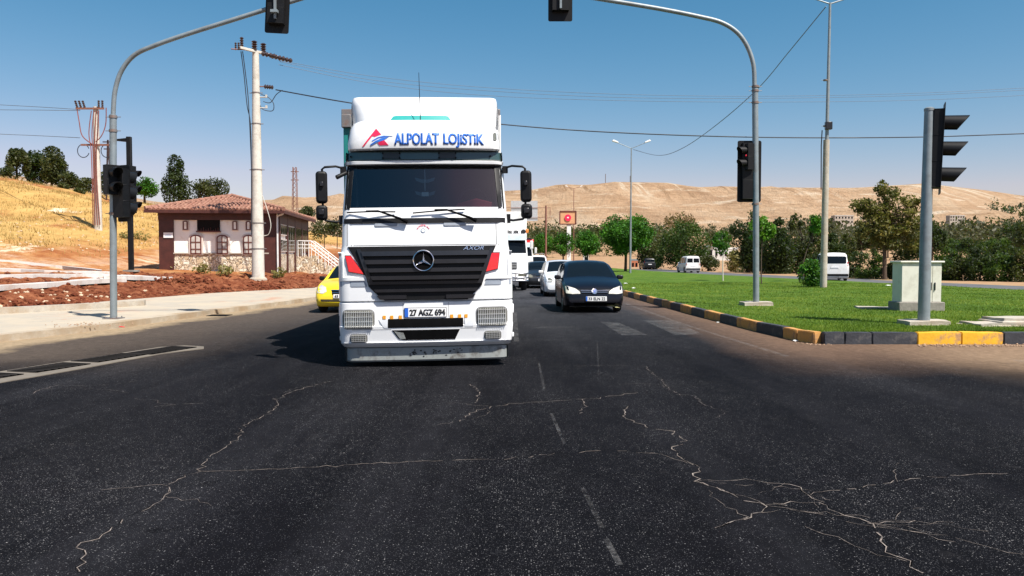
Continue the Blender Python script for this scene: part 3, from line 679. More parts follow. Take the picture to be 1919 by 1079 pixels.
def wheel_parts(parent, x, y, r, wd, side, rimmat=alloy, truck=False):
    wl = bpy.data.objects.new('wheel', None); col.objects.link(wl); wl.parent = parent; wl.location = (x, y, r)
    mt = Matrix.Rotation(R(90) * side, 3, 'Y')
    MB().lathe([(r * .62, -wd * .5), (r * .93, -wd * .5), (r, -wd * .32), (r, wd * .32), (r * .93, wd * .5), (r * .62, wd * .5), (r * .6, wd * .3), (r * .6, -wd * .3), (r * .62, -wd * .5)], 28, mt).build('tyre', rubber, wl, smooth=40)
    rm = MB(); rm.lathe([(r * .61, wd * .1), (r * .63, wd * .45), (r * .58, wd * .44), (r * .5, wd * .2), (r * .2, wd * .28), (r * .16, wd * .42), (.001, wd * .42)], 20, mt)
    for k in range(8 if truck else 5):
        a = 2 * math.pi * k / (8 if truck else 5); p = mt @ Vector((r * .18 * math.cos(a), r * .18 * math.sin(a), wd * .36)); q = mt @ Vector((r * .58 * math.cos(a), r * .58 * math.sin(a), wd * .38)); rm.tube([p, q], r * .05, 6)
    rm.build('rim', rimmat, wl, smooth=40); return wl
D0 = 131.9
def X(px): return (px - 801) / D0
def Z(py, d=11.3): return 1.55 + (485 - py) * d / F
TR = thing('semi_truck', 'white semi truck facing us with blue lettering on its sign board and teal curtain trailer', 'truck', (-1.206, 11.3, 0), R(5))
TR.rotation_euler = (0, R(-.75), R(5))
# bumper, cab shell
bl = [(.30, 1.20, .07, .16, 1.0, .05), (.36, 1.235, .0, .16, 1.0, .05), (.60, 1.25, -.03, .16, 1.0, .05), (.615, 1.25, .0, .16, 1.0, .05), (.93, 1.25, .01, .16, 1.0, .05), (.945, 1.24, .03, .16, 1.0, .05)]
mb, _ = loft(bl); bump_o = mb.build('bumper', white_paint, TR, smooth=35)
cl = [(.952, 1.235, .03, .16, 2.1, .05), (.965, 1.25, .005, .17, 2.1, .05), (1.30, 1.25, .0, .17, 2.1, .05), (1.58, 1.245, .01, .17, 2.1, .05), (1.66, 1.215, .03, .17, 2.1, .05), (1.76, 1.20, .04, .17, 2.1, .05),
      (2.08, 1.195, .075, .17, 2.1, .06), (2.16, 1.19, .09, .17, 2.1, .06), (2.29, 1.185, .12, .16, 2.1, .07), (2.45, 1.175, .19, .15, 2.1, .07), (2.65, 1.165, .28, .14, 2.1, .07), (2.84, 1.155, .365, .13, 2.1, .07),
      (2.925, 1.15, .40, .13, 2.1, .07), (3.02, 1.15, .42, .15, 2.1, .07), (3.10, 1.13, .48, .15, 2.1, .07)]
def wsk(i, j, a, b_): return 8 <= i <= 11 and 6 <= j <= 21
mb, ex = loft(cl, wsk); cab = mb.build('cab', white_paint, TR, smooth=35)
full, _ = loft(cl); tmp = full.build('tmp', white_paint); cb = bvh_of(tmp); bpy.data.objects.remove(tmp); bb_ = bvh_of(bump_o)
ws = ex.build('windscreen', wsglass, TR, smooth=60)
bmw = bmesh.new(); bmw.from_mesh(ws.data); bmesh.ops.delete(bmw, geom=[v for v in bmw.verts if not v.link_faces], context='VERTS'); bmw.to_mesh(ws.data); bmw.free()
# black surround of the windscreen and side glass
decals('windscreen_trim', cb, [[(-1.15, 2.27), (-1.07, 2.27), (-1.03, 2.93), (-1.13, 2.93)], [(1.15, 2.27), (1.06, 2.27), (1.02, 2.93), (1.13, 2.93)], [(-1.12, 2.895), (1.12, 2.895), (1.12, 2.935), (-1.12, 2.935)]], black_pl, TR, .004, .008)
for s in (-1, 1):
    mb = MB(); mb.prism([(.60, 2.25), (.74, 2.84), (1.5, 2.84), (1.5, 2.2)], 'x', s * 1.14, s * 1.183); mb.build('side_window', carglass, TR)
    mb = MB(); mb.box((s * 1.238, 1.1, .62), (.03, 1.3, .52)); mb.box((s * 1.262, .55, .40), (.05, .16, .07)); mb.box((s * 1.268, .45, .80), (.03, .10, .14)); mb.build('side_step', white_paint, TR, bevel=.012)
# cab interior
it = MB(); it.box((0, 1.75, 2.4), (2.2, .05, 1.3)); it.box((0, 1.0, 1.75), (2.2, 1.7, .05)); it.build('cab_lining', room_dark, TR)
it = MB(); it.box((0, .62, 2.18), (2.15, .5, .22)); it.build('dashboard', seat_dark, TR, bevel=.04)
it = MB(); it.prism([(.40, 2.27), (1.06, 2.27), (1.02, 2.36), (.75, 2.43), (.48, 2.36)], 'y', .36, .75); it.build('dashboard_cloth', red_cloth, TR, bevel=.01)
it = MB(); c0 = Vector((.72, .80, 2.40)); it.tube([c0 + Vector((.22 * math.cos(t), -.10 * math.sin(t), .20 * math.sin(t))) for t in [2 * math.pi * k / 24 for k in range(25)]], .016, 6); it.box(c0, (.42, .03, .04)); it.build('steering_wheel', seat_dark, TR, smooth=60)
for sx in (-.62, .68):
    it = MB(); it.box((sx, 1.55, 1.95), (.5, .16, .8)); it.build('seat', seat_dark, TR, bevel=.05)
it = MB(); it.tube([(0, .42, 2.86), (0, .42, 2.55)], .006, 5); it.box((0, .42, 2.50), (.10, .012, .06)); it.build('hanging_tag', litter_w, TR)
stk_m = M('pale_sticker', (.18, .24, .27), .5)
for zc in (2.72, 2.52): MB().prism([(.15, zc + .03), (.13, zc - .02), (.04, zc - .05), (-.04, zc - .05), (-.13, zc - .02), (-.15, zc + .03), (-.04, zc), (.04, zc)], 'y', .46, .47).build('windscreen_sticker', stk_m, TR)
# hood: seams, black strip, wipers, handles
decal('scuttle_strip', cb, [[(-1.155, 2.065), (1.155, 2.065), (1.155, 2.135), (-1.155, 2.135)]], black_pl, TR, .004, .012)
seam = []
for px in (655, 935): seam.append([(X(px) - .004, 1.75), (X(px) + .004, 1.75), (X(px) + .004, 2.06), (X(px) - .004, 2.06)])
seam.append([(-1.12, 1.745), (1.12, 1.745), (1.12, 1.753), (-1.12, 1.753)])
decals('hood_seam', cb, seam, black_matt, TR, .001)
decals('hood_handle', cb, [rrect(X(728), 2.045, .32, .045, .02), rrect(X(857), 2.045, .32, .045, .02)], M('grey_handle', (.3, .33, .38), .5), TR, .004, .01)
for (bx0, bz0, bx1, bz1, px_, pz_) in ((X(655), 2.225, X(746), 2.225, X(768), 2.075), (X(778), 2.205, X(876), 2.255, X(897), 2.085)):
    wy = lambda x, z: (cb.ray_cast(Vector((x, -20, z)), Vector((0, 1, 0)))[0] or Vector((0, .1, 0))).y
    wm = MB(); wm.tube([(bx0, wy(bx0, bz0) - .035, bz0), ((bx0 + bx1) / 2, wy(0, bz0) - .035, (bz0 + bz1) / 2 + .006), (bx1, wy(bx1, bz1) - .035, bz1)], .011, 6)
    mx_ = bx0 + (bx1 - bx0) * .62; mz = bz0 + (bz1 - bz0) * .62
    wm.tube([(mx_ - .15, wy(0, mz) - .06, mz + .012), (mx_ + .02, wy(0, mz) - .07, mz + .012), (px_ - .1, wy(0, pz_) - .06, pz_ + .05), (px_, wy(0, pz_) - .04, pz_)], [.012, .014, .02, .03], 6); wm.build('wiper', black_matt, TR, smooth=50)
decal('antenna_base', cb, [circ(-.03, 3.06, .02, 8)], black_pl, TR, 0, .02)
MB().tube([(-.06, .9, 3.5), (-.075, .9, 4.38)], [.008, .004], 5).build('antenna', black_pl, TR)
# grille
GZ = lambda py: Z(py, 11.32)
gr = decal('grille', cb, [[(X(656), 1.735), (X(690), 1.30), (X(694), 1.17), (X(707), 1.07), (X(724), .965), (X(878), .965), (X(893), 1.07), (X(906), 1.17), (X(909), 1.30), (X(934), 1.735)]], black_pl, TR, .004, .012)
for k, (za, zb_) in enumerate(((1.665, 1.60), (1.545, 1.485), (1.425, 1.37), (1.315, 1.262))):
    xa = interp(za, [(1.25, .76), (1.70, .93)]) ; xb = interp(zb_, [(1.25, .76), (1.70, .93)])
    decals('grille_slat', cb, [[(-xb + .01, zb_), (xb - .01, zb_), (xa - .01, za), (-xa + .01, za)]], black_slat, gr, .016, .05 + .004 * k, step=.2)
decal('grille_frame', cb, [[(-.97, 1.70), (-.92, 1.70), (-.75, 1.235), (.75, 1.235), (.92, 1.70), (.97, 1.70), (.80, 1.195), (-.80, 1.195)]], black_slat, gr, .016, .03)
decals('lower_grille_bar', cb, [[(-.735, 1.125), (.735, 1.125), (.71, 1.085), (-.71, 1.085)], [(-.70, 1.04), (-.28, 1.04), (-.28, .985), (-.655, .985)], [(.28, 1.04), (.70, 1.04), (.655, .985), (.28, .985)]], black_slat, gr, .016, .03)
# star badge
sy = .0; sc = (X(797), 1.525); rr_ = .142
st = MB(); st.tube([(sc[0] + rr_ * math.cos(t), -.085, sc[1] + rr_ * math.sin(t)) for t in [2 * math.pi * k / 40 for k in range(41)]], .011, 8, cap=False)
for k in range(3):
    a = R(90 + 120 * k); e = (sc[0] + rr_ * math.cos(a), sc[1] + rr_ * math.sin(a)); p = Vector((-math.sin(a), math.cos(a)))
    u = .020; st.add([(sc[0] + p.x * u, -.085, sc[1] + p.y * u), (sc[0] - p.x * u, -.085, sc[1] - p.y * u), (e[0], -.085, e[1]), (sc[0], -.105, sc[1])], [(0, 2, 3), (1, 3, 2), (0, 1, 2), (0, 3, 1)])
st.build('star_badge', chrome, gr, smooth=40)
MB().prism(circ(sc[0], sc[1], .155, 32), 'y', -.075, -.02).build('badge_disc', black_matt, gr)
text('model_name', 'AXOR', cb, X(891), 1.700, .30, .055, chrome, gr, .022, .0, .35)
# hood emblem
decal('emblem', cb, [circ(X(797), 1.955, .034, 20)], M('emblem_grey', (.25, .32, .42), .4), TR, .003, .002)
decal('emblem', cb, [circ(X(797), 1.955, .024, 20)], white_paint, TR, .006, .002)
for k, ch in enumerate('ÖZGEBELEN'):
    a = R(152 - k * 15.5); text('hood_lettering', ch, cb, X(797) + .093 * math.cos(a), 1.945 + .083 * math.sin(a), .016, .022, red_ink, TR, .003, .03)
# corner lamps (red) with black lips
for s in (-1, 1):
    pl = [(X(652), 1.605), (X(662), 1.605), (X(686), 1.345), (X(658), 1.385)] if s < 0 else [(X(906), 1.345), (X(926), 1.625), (X(940), 1.625), (X(936), 1.40)]
    cxx = sum(p[0] for p in pl) / 4; czz = sum(p[1] for p in pl) / 4
    decal('lamp_surround', cb, [[(cxx + (x - cxx) * 1.10, czz + (z - czz) * 1.08) for x, z in pl]], black_pl, TR, .003, .006, step=.05)
    decal('corner_lamp', cb, [pl], red_lens, TR, .010, .016, step=.05)
    decal('corner_step', cb, [[(s * .86, 1.245), (s * 1.22, 1.245), (s * 1.22, 1.17), (s * .83, 1.17)]], M('grey_step', (.32, .36, .42), .5), TR, .003, .004)
    decal('cheek_panel', cb, [[(s * 1.235, 1.66), (s * 1.17, 1.66), (s * 1.17, 1.30), (s * .88, 1.30), (s * .85, 1.255), (s * 1.235, 1.255)]], white_paint, TR, .001, .018, step=.05)
# bumper details
def HL(name, c, w_, h_, r_, wires, matb=lens_grey):
    hl = decal(name, bb_, [rrect(c[0], c[1], w_ + .03, h_ + .03, r_)], M('lamp_bezel', (.2, .2, .2), .5), TR, .002, .004, step=.08)
    decal('lens', bb_, [rrect(c[0], c[1], w_, h_, r_)], matb, hl, .006, .008, step=.08)
    gd = []; 
    for k in range(wires): x_ = c[0] + ((k + .5) / wires - .5) * (w_ * .96); gd.append([(x_ - .003, c[1] - h_ * .48), (x_ + .003, c[1] - h_ * .48), (x_ + .003, c[1] + h_ * .48), (x_ - .003, c[1] + h_ * .48)])
    for k in range(4): z_ = c[1] + (k / 3 - .5) * h_ * .8; gd.append([(c[0] - w_ * .47, z_ - .003), (c[0] + w_ * .47, z_ - .003), (c[0] + w_ * .47, z_ + .003), (c[0] - w_ * .47, z_ + .003)])
    decal('lamp_guard', bb_, gd, guard, hl, .03, .005, step=.1)
HL('headlight', (X(674), .705), .43, .25, .07, 16); HL('headlight', (X(924), .715), .43, .25, .07, 16)
HL('fog_lamp', (X(674), .435), .22, .10, .04, 9); HL('fog_lamp', (X(925), .445), .22, .10, .04, 9)
decal('air_slot', bb_, [rrect(X(799), .642, 1.07, .125, .012)], black_matt, TR, .002, .003)  # flat black plate; the shade of the recess is put into its colour
decals('slot_cheek', bb_, [[(-.68, .70), (-.545, .70), (-.545, .575), (-.60, .575)], [(.54, .70), (.68, .70), (.66, .575), (.54, .575)]], M('shade_plastic', (.55, .57, .6), .5), TR, .002, .002)
decal('lower_slot', bb_, [[(-.49, .545), (.47, .545), (.40, .40), (-.33, .40), (-.40, .42)]], black_matt, TR, .004, .003)  # lower recess, its shade likewise painted as flat black
decal('slot_corner', bb_, [[(-.46, .53), (-.33, .505), (-.30, .42), (-.38, .42)]], beam_grey, TR, .008, .003)
decals('bumper_seam', bb_, [[(X(757), .72), (X(757) + .006, .72), (X(757) + .006, .93), (X(757), .93)], [(X(842), .72), (X(842) + .006, .72), (X(842) + .006, .93), (X(842), .93)],
    [(X(757), .34), (X(757) + .006, .34), (X(757) + .006, .40), (X(757), .40)], [(X(842), .34), (X(842) + .006, .34), (X(842) + .006, .40), (X(842), .40)], [(-1.2, .553), (-.5, .553), (-.5, .560), (-1.2, .560)], [(.48, .553), (1.2, .553), (1.2, .560), (.48, .560)]], M('seam_grey', (.3, .3, .3), .7), TR, .001, .001)
for px in (722, 736, 752, 848, 863, 875): decal('reflector', bb_, [rrect(X(px), .728, .045, .05, .004)], amber, TR, .004, .006)
np_ = decal('number_plate', bb_, [rrect(X(799), .79, .60, .138, .008)], black_ink, TR, .010, .004)
decal('plate_face', bb_, [rrect(X(799), .79, .588, .126, .006)], plate_w, np_, .016, .003)
decal('plate_band', bb_, [rrect(X(799) - .268, .79, .05, .126, .003)], plate_b, np_, .020, .002)
for k_ in (-1, 0, 1): text('plate_lettering', '27 AGZ 694', bb_, X(799) + .028 + .0035 * k_, .79, .50, .092, black_ink, np_, .0215 + .0003 * k_, .02)
# lower apron and worn underrun beam
mb, _ = loft([(.085, 1.16, .10, .14, .34, .04), (.11, 1.17, .08, .14, .36, .04), (.28, 1.17, .08, .14, .36, .04), (.292, 1.15, .10, .14, .36, .04)]); ub = mb.build('underrun_beam', beam_grey, TR, smooth=35)
ubb = bvh_of(ub); rq = random.Random(5); pc = []
for cx_, n_ in ((-.20, 10), (-.06, 5), (.12, 8), (.32, 4), (.44, 3)):
    for k in range(n_):
        x_, z_ = cx_ + rq.gauss(0, .035), .20 + rq.gauss(0, .030) + (.02 if cx_ > 0 else 0); pc.append([(x_ + rq.uniform(.008, .022) * math.cos(a), z_ + rq.uniform(.006, .014) * math.sin(a)) for a in [k2 * 1.05 for k2 in range(6)]])
decal('beam_chips', ubb, pc, black_ink, ub, .002, .001, step=.5)
decal('apron', bb_, [[(-1.18, .335), (-.62, .325), (-.42, .345), (.44, .345), (.62, .33), (1.18, .345), (1.18, .37), (-1.18, .37)]], white_paint, TR, .002, .015)
MB().box((0, 1.0, .62), (2.0, 1.2, .5)).build('chassis', black_matt, TR)
# smoked visor and sign board
def vis(levels, name, mat, **k): mb, _ = loft(levels, **k); return mb.build(name, mat, TR, smooth=35)
vz = vis([(2.99, 1.145, .33, .20, .80, .07), (3.0, 1.15, .32, .20, .80, .07), (3.11, 1.145, .335, .20, .80, .07), (3.12, 1.13, .35, .20, .80, .07)], 'sun_visor', smoke)
vis([(2.925, 1.14, .34, .16, .8, .07), (2.935, 1.155, .315, .18, .8, .07), (2.975, 1.16, .31, .18, .8, .07), (2.985, 1.14, .33, .18, .8, .07)], 'roof_lip', white_paint)
vb_ = bvh_of(vz)
decals('visor_bracket', vb_, [rrect(X(738), 3.055, .25, .085, .01), rrect(X(845), 3.055, .25, .085, .01)], M('smoke_grey', (.02, .03, .035), .5), vz, .003, .012)
decals('visor_bolt', vb_, [circ(X(p) + .0, q, .012, 8) for p in (722, 754, 829, 861, 660, 928) for q in ((3.02, 3.09) if p not in (660, 928) else (3.05,))], black_matt, vz, .018, .006)
sg = vis([(3.13, 1.09, .24, .16, .95, .10), (3.15, 1.11, .215, .17, .97, .10), (3.24, 1.11, .20, .18, .98, .10), (3.45, 1.07, .23, .20, .98, .10), (3.53, 1.03, .26, .20, .96, .10), (3.565, .96, .32, .16, .9, .08)], 'sign_board', white_paint)
sgb = bvh_of(sg)
SX = lambda px: ((px - 959.5) * 11.52 / F + 1.206) + .085
SZ = lambda py: 1.55 + (485 - py) * 11.52 / F
text('sign_lettering', 'ALPOLAT', sgb, SX(779), SZ(261.7), SX(820) - SX(738), .17, blue_ink, sg, .004, .012, cut=.04)
for k_ in (-1, 1): text('sign_lettering', 'ALPOLAT', sgb, SX(779) + k_ * .0045, SZ(261.7), SX(820) - SX(738), .17, blue_ink, sg, .0045 + k_ * .0003, .012, cut=.04)
text('sign_lettering', 'LOJiSTiK', sgb, SX(866.5), SZ(262) - .019, SX(904) - SX(829), .207, blue_ink, sg, .004, .02, cut=.04)
for k_ in (-1, 1): text('sign_lettering', 'LOJiSTiK', sgb, SX(866.5) + k_ * .0045, SZ(262) - .019, SX(904) - SX(829), .207, blue_ink, sg, .0045 + k_ * .0003, .012, cut=.04)
def sp(*pts): return [(SX(640 + x / 6.397), SZ(210 + y / 6.4)) for x, y in pts]
lg = decal('sign_emblem', sgb, [sp((410, 200), (240, 415), (262, 412), (365, 290), (390, 300), (470, 272)), sp((500, 338), (556, 402), (450, 404), (428, 375))], red_ink, sg, .003, .002, step=.05)
decal('emblem_stroke', sgb, [sp((360, 345), (430, 305), (500, 288), (605, 296), (520, 298), (440, 315), (362, 355)), sp((338, 392), (400, 350), (480, 315), (560, 300), (500, 330), (410, 365), (345, 405)), sp((345, 405), (348, 396), (430, 352), (520, 318), (560, 302), (500, 345), (420, 366))], blue_ink, lg, .006, .001, step=.05)
decal('side_lamp', sgb, [rrect(1.035, 3.33, .05, .12, .02)], lens_grey, sg, .004, .01)
# roof deflector
DZ = lambda py, d: 1.55 + (485 - py) * d / F
dl = vis([(3.56, 1.15, .96, .55, 2.0, .04), (3.66, 1.155, .99, .54, 2.0, .04), (3.80, 1.155, 1.06, .46, 2.05, .05), (3.95, 1.155, 1.17, .32, 2.05, .05), (4.05, 1.15, 1.27, .20, 2.05, .05), (4.10, 1.135, 1.36, .13, 2.05, .04), (4.125, 1.10, 1.48, .08, 2.0, .03)], 'roof_deflector', white_paint)
dlb = bvh_of(dl)
decal('trailer_gap_panel', dlb, [[(-.52, 3.60), (.40, 3.60), (.40, 3.69), (.36, 3.745), (.32, 3.755), (-.44, 3.755), (-.48, 3.745), (-.52, 3.69)]], teal_l, dl, .003, .004)  # teal panel added to stand for the trailer showing through the gap
for s in (-1, 1):
    mb = MB(); mb.prism([(1.35, 3.1), (1.3, 3.58), (2.0, 3.62), (2.0, 1.6), (1.9, 1.6), (1.85, 3.1)], 'x', s * 1.11, s * 1.15); mb.build('side_fairing', white_paint, TR, bevel=.015)
# mirrors
for s in (-1, 1):
    mm = bpy.data.objects.new('mirror', None); col.objects.link(mm); mm.parent = TR
    xx_ = s * 1.47
    arm = MB(); arm.tube([(s * 1.15, .50, 2.88), (s * 1.28, .38, 2.905), (xx_ - s * .04, .34, 2.89), (xx_, .34, 2.86), (xx_, .34, 2.16), (xx_ - s * .04, .34, 2.12), (s * 1.28, .32, 2.10), (s * 1.18, .38, 2.12)], .017, 8); arm.box((s * 1.2, .38, 2.13), (.09, .1, .13)); arm.box((s * 1.185, .48, 2.86), (.08, .09, .1)); arm.build('mirror_arm', black_pl, mm, smooth=50)
    a_ = R(-8 * s)
    h1 = MB(); h1.prism(rrect(0, 0, .165, .46, .05), 'y', -.09, .06); o1 = h1.build('mirror_housing', black_pl, mm, bevel=.035, loc=(xx_ + s * .015, .37, 2.60), seg=3); o1.rotation_euler = (0, 0, a_)
    h2 = MB(); h2.prism(rrect(0, 0, .165, .215, .05), 'y', -.08, .06); o2 = h2.build('mirror_housing', black_pl, mm, bevel=.035, loc=(xx_ + s * .02, .37, 2.235), seg=3); o2.rotation_euler = (0, 0, a_)
    cl_ = MB(); cl_.box((xx_, .27, 2.64), (.05, .05, .07)); cl_.box((xx_ + s * .01, .27, 2.24), (.075, .05, .08)); cl_.build('mirror_clamp', black_slat, mm, bevel=.01)
    if s < 0:
        k_ = MB(); k_.tube([(s * 1.13, .42, 2.82), (s * 1.27, .34, 2.74)], [.03, .035], 8); k_.build('kerb_mirror', black_pl, TR, bevel=.01)
for y_ in (1.38, 4.9):
    for s in (-1, 1):
        if y_ < 2: wheel_parts(TR, s * 1.03, y_, .5, .3, s, alloy, True)
        else:
            for dx in (0, .33): wheel_parts(TR, s * (1.06 - dx), y_, .5, .28, s, alloy, True)
MB().box((0, 3.6, .85), (.9, 4.4, .25)).build('chassis_rail', black_matt, TR)
# trailer (a part: it moves with the truck)
tl = bpy.data.objects.new('trailer', None); col.objects.link(tl); tl.parent = TR; tl.location = (-.13, 2.35, 0); tl.rotation_euler = (0, R(.6), R(-4.2))
MB().box((0, 6.8, 2.6), (2.66, 13.5, 2.75)).build('curtain', teal, tl, bevel=.02)
mb = MB(); mb.box((0, 6.8, 4.04), (2.70, 13.6, .12)); mb.box((0, 6.8, 1.17), (2.7, 13.6, .14)); mb.box((-1.27, .06, 3.9), (.16, .14, .22)); mb.box((1.27, .06, 3.9), (.1, .14, .22)); mb.build('trailer_frame', steel_dark, tl, bevel=.01)
MB().box((1.30, .12, 2.6), (.12, .24, 2.8)).build('corner_post', white_old, tl, bevel=.01)
st_ = MB()
for k in range(14): st_.box((-1.342, .9 + k * .95, 2.6), (.02, .05, 2.7))
st_.build('curtain_strap', teal_l, tl)
MB().box((0, 6.8, .95), (1.0, 13, .3)).build('trailer_chassis', black_matt, tl)
for y_ in (9.2, 10.5, 11.8):
    for s in (-1, 1): wheel_parts(tl, s * 1.05, y_, .5, .34, s, alloy, True)
MB().box((0, .005 - .03, 2.6), (2.3, .05, 2.6)).build('bulkhead', teal_l, tl)

# ---------------------------------------------------------------- cars
def smooth_interp(x, pts):
    if x <= pts[0][0]: return pts[0][1]
    for i in range(len(pts) - 1):
        (a, b_), (c_, d_) = pts[i], pts[i + 1]
        if x <= c_:
            t = (x - a) / (c_ - a)
            m0 = (d_ - pts[i - 1][1]) / (c_ - pts[i - 1][0]) if i > 0 else (d_ - b_) / (c_ - a)
            m1 = (pts[i + 2][1] - b_) / (pts[i + 2][0] - a) if i + 2 < len(pts) else (d_ - b_) / (c_ - a)
            h = c_ - a; return (2 * t ** 3 - 3 * t ** 2 + 1) * b_ + (t ** 3 - 2 * t ** 2 + t) * h * m0 + (-2 * t ** 3 + 3 * t ** 2) * d_ + (t ** 3 - t ** 2) * h * m1
    return pts[-1][1]
def car(name, label, cat, loc, rz, sp, paint, glass=carglass, group=None, rim=alloy):
    T = thing(name, label, cat, loc, rz, group)
    L, W = sp['L'], sp['W'] / 2; top, belt, bot, rw = sp['top'], sp['belt'], sp.get('bot', .18), sp.get('rw', .31)
    plan = sp['plan']; tum = sp.get('tum', .34); ax = sp['ax']
    ys = set([0, .03, .08, .16, .3, .5, L - .5, L - .25, L - .1, L - .04, L])
    for a_ in ax:
        for k in range(-6, 7): ys.add(round(a_ + k * (rw + .06) / 6, 4))
    for y_ in sp['ws'] + sp['rwin']: ys.add(y_)
    for g_ in sp['glass']: ys.add(g_[0]); ys.add(g_[1])
    for y_, _ in top: ys.add(y_)
    y_ = .7
    while y_ < L - .6: ys.add(round(y_, 3)); y_ += .22
    ys = sorted(ys); ys2 = [ys[0]]
    keys = set(sp['ws'] + sp['rwin'] + [q for g_ in sp['glass'] for q in g_])
    for q in ys[1:]:
        if q - ys2[-1] < .02:
            if q in keys: ys2[-1] = q if ys2[-1] not in keys else ys2[-1]
            continue
        ys2.append(q)
    ys = ys2; sec = []
    for y_ in ys:
        zt = smooth_interp(y_, top); zb = min(smooth_interp(y_, belt), zt - .03); wd = W * smooth_interp(y_, plan)
        bo = bot + sp.get('nose', .12) * max(0, 1 - y_ / .12) + .1 * max(0, 1 - (L - y_) / .15)
        for a_ in ax:
            d = abs(y_ - a_)
            if d < rw + .06: bo = max(bo, rw + math.sqrt(max(0, (rw + .055) ** 2 - d * d)))
        bo = min(bo, zb - .12)
        hh = zt - zb; x5 = wd * .955
        pts = [(0, bo), (wd * .86, bo), (wd * .965, bo + .03), (wd, bo + (zb - bo) * .45), (wd * .995, zb - .10 * (zb - bo)), (x5, zb), (x5 - tum * hh * .84 - .01, zb + .84 * hh), (x5 - tum * hh - .10, zt - .012), ((x5 - tum * hh - .1) * .55, zt + .018 * min(1, y_ * 4)), (0, zt + .03 * min(1, y_ * 4))]
        sec.append([(x, y_, z) for x, z in pts] + [(-x, y_, z) for x, z in pts[1:-1]][::-1])
    n = len(sec[0]); body = MB(); body.v = [p for s_ in sec for p in s_]
    wsm, rwm, sgs = MB(), MB(), []
    for m_ in (wsm, rwm): m_.v = body.v
    sgl = {}
    def inside(i, rng): return ys[i] >= rng[0] - 1e-4 and ys[i + 1] <= rng[1] + 1e-4
    fullf = []
    for i in range(len(ys) - 1):
        for j in range(n):
            q = (i * n + j, i * n + (j + 1) % n, (i + 1) * n + (j + 1) % n, (i + 1) * n + j); fullf.append(q)
            if j in (7, 8, 9, 10) and inside(i, sp['ws']): wsm.f.append(q); continue
            if j in (7, 8, 9, 10) and inside(i, sp['rwin']): rwm.f.append(q); continue
            hit = None
            if j in (5, 12):
                for gi, g_ in enumerate(sp['glass']):
                    if inside(i, g_): hit = (gi, j)
            if hit: sgl.setdefault(hit, []).append(q); continue
            body.f.append(q)
    caps = [tuple(range(n))[::-1], tuple(range((len(ys) - 1) * n, len(ys) * n))]; body.f += caps
    fm = MB(); fm.v = body.v; fm.f = fullf + caps; t_ = fm.build('tmp', paint); bv = bvh_of(t_); bpy.data.objects.remove(t_)
    def clean(o):
        b2 = bmesh.new(); b2.from_mesh(o.data); bmesh.ops.delete(b2, geom=[v for v in b2.verts if not v.link_faces], context='VERTS'); b2.to_mesh(o.data); b2.free(); return o
    body.build('body', paint, T, smooth=38)
    clean(wsm.build('windscreen', glass, T, smooth=60)); clean(rwm.build('rear_window', glass, T, smooth=60))
    for k_, fs in sgl.items():
        m_ = MB(); m_.v = list(body.v); m_.f = fs; clean(m_.build('side_window', glass, T, smooth=60))
    for a_ in ax:
        for s in (-1, 1): wheel_parts(T, s * (W - .115), a_, rw, .2, s, rim)
    my = sp['ws'][0] + .38; mz = smooth_interp(my, belt) + .05
    for s in (-1, 1):
        mm = MB(); mm.prism(rrect(0, 0, .20, .13, .05), 'y', -.06, .06); o = mm.build('mirror', sp.get('mirmat', paint), T, bevel=.03, loc=(s * (W + .07), my, mz + .02)); mm = MB(); mm.box((s * (W - .02), my, mz - .02), (.12, .05, .04)); mm.build('mirror_stalk', black_pl, o).location = (-s * (W + .07), -my, -mz - .02)
    return T, bv
HATCH = dict(L=4.2, W=1.76, top=[(0, .52), (.06, .66), (.2, .76), (.5, .86), (1.02, .97), (1.15, 1.01), (1.85, 1.38), (2.15, 1.46), (2.6, 1.485), (3.4, 1.44), (3.85, 1.34), (4.08, 1.02), (4.17, .85), (4.2, .6)],
             belt=[(0, .45), (.06, .58), (.2, .68), (.5, .79), (1.1, .91), (2, .93), (4.0, .97), (4.2, .5)], plan=[(0, .84), (.08, .92), (.25, .975), (.6, 1), (3.6, 1), (4.0, .96), (4.2, .86)],
             ws=[1.15, 1.98], rwin=[3.85, 4.08], glass=[(1.45, 2.35), (2.43, 3.15), (3.25, 3.65)], ax=(.86, 3.44))
SEDAN = dict(L=4.35, W=1.69, top=[(0, .5), (.06, .62), (.2, .72), (.6, .84), (1.1, .93), (1.2, .96), (1.9, 1.32), (2.3, 1.39), (2.9, 1.38), (3.25, 1.28), (3.75, 1.02), (4.1, .99), (4.3, .9), (4.35, .6)],
             belt=[(0, .43), (.06, .54), (.2, .64), (.6, .77), (1.2, .87), (3.6, .93), (4.1, .91), (4.35, .5)], plan=[(0, .8), (.08, .9), (.25, .965), (.6, 1), (3.7, 1), (4.1, .96), (4.35, .84)],
             ws=[1.2, 1.98], rwin=[3.12, 3.75], glass=[(1.5, 2.3), (2.38, 3.12)], ax=(.82, 3.35), rw=.30)
VAN = dict(L=4.1, W=1.70, top=[(0, .55), (.06, .72), (.2, .82), (.6, .93), (.95, 1.02), (1.05, 1.08), (1.6, 1.62), (1.85, 1.77), (2.3, 1.83), (3.9, 1.82), (4.03, 1.75), (4.1, 1.0)],
           belt=[(0, .45), (.06, .6), (.2, .72), (.6, .84), (1.0, .98), (4.0, 1.05), (4.1, .7)], plan=[(0, .86), (.08, .93), (.25, .98), (.6, 1), (3.9, 1), (4.1, .96)],
           ws=[1.05, 1.7], rwin=[4.0, 4.01], glass=[(1.35, 2.15), (2.25, 3.05), (3.15, 3.85)], ax=(.75, 3.4), tum=.14, rw=.31)
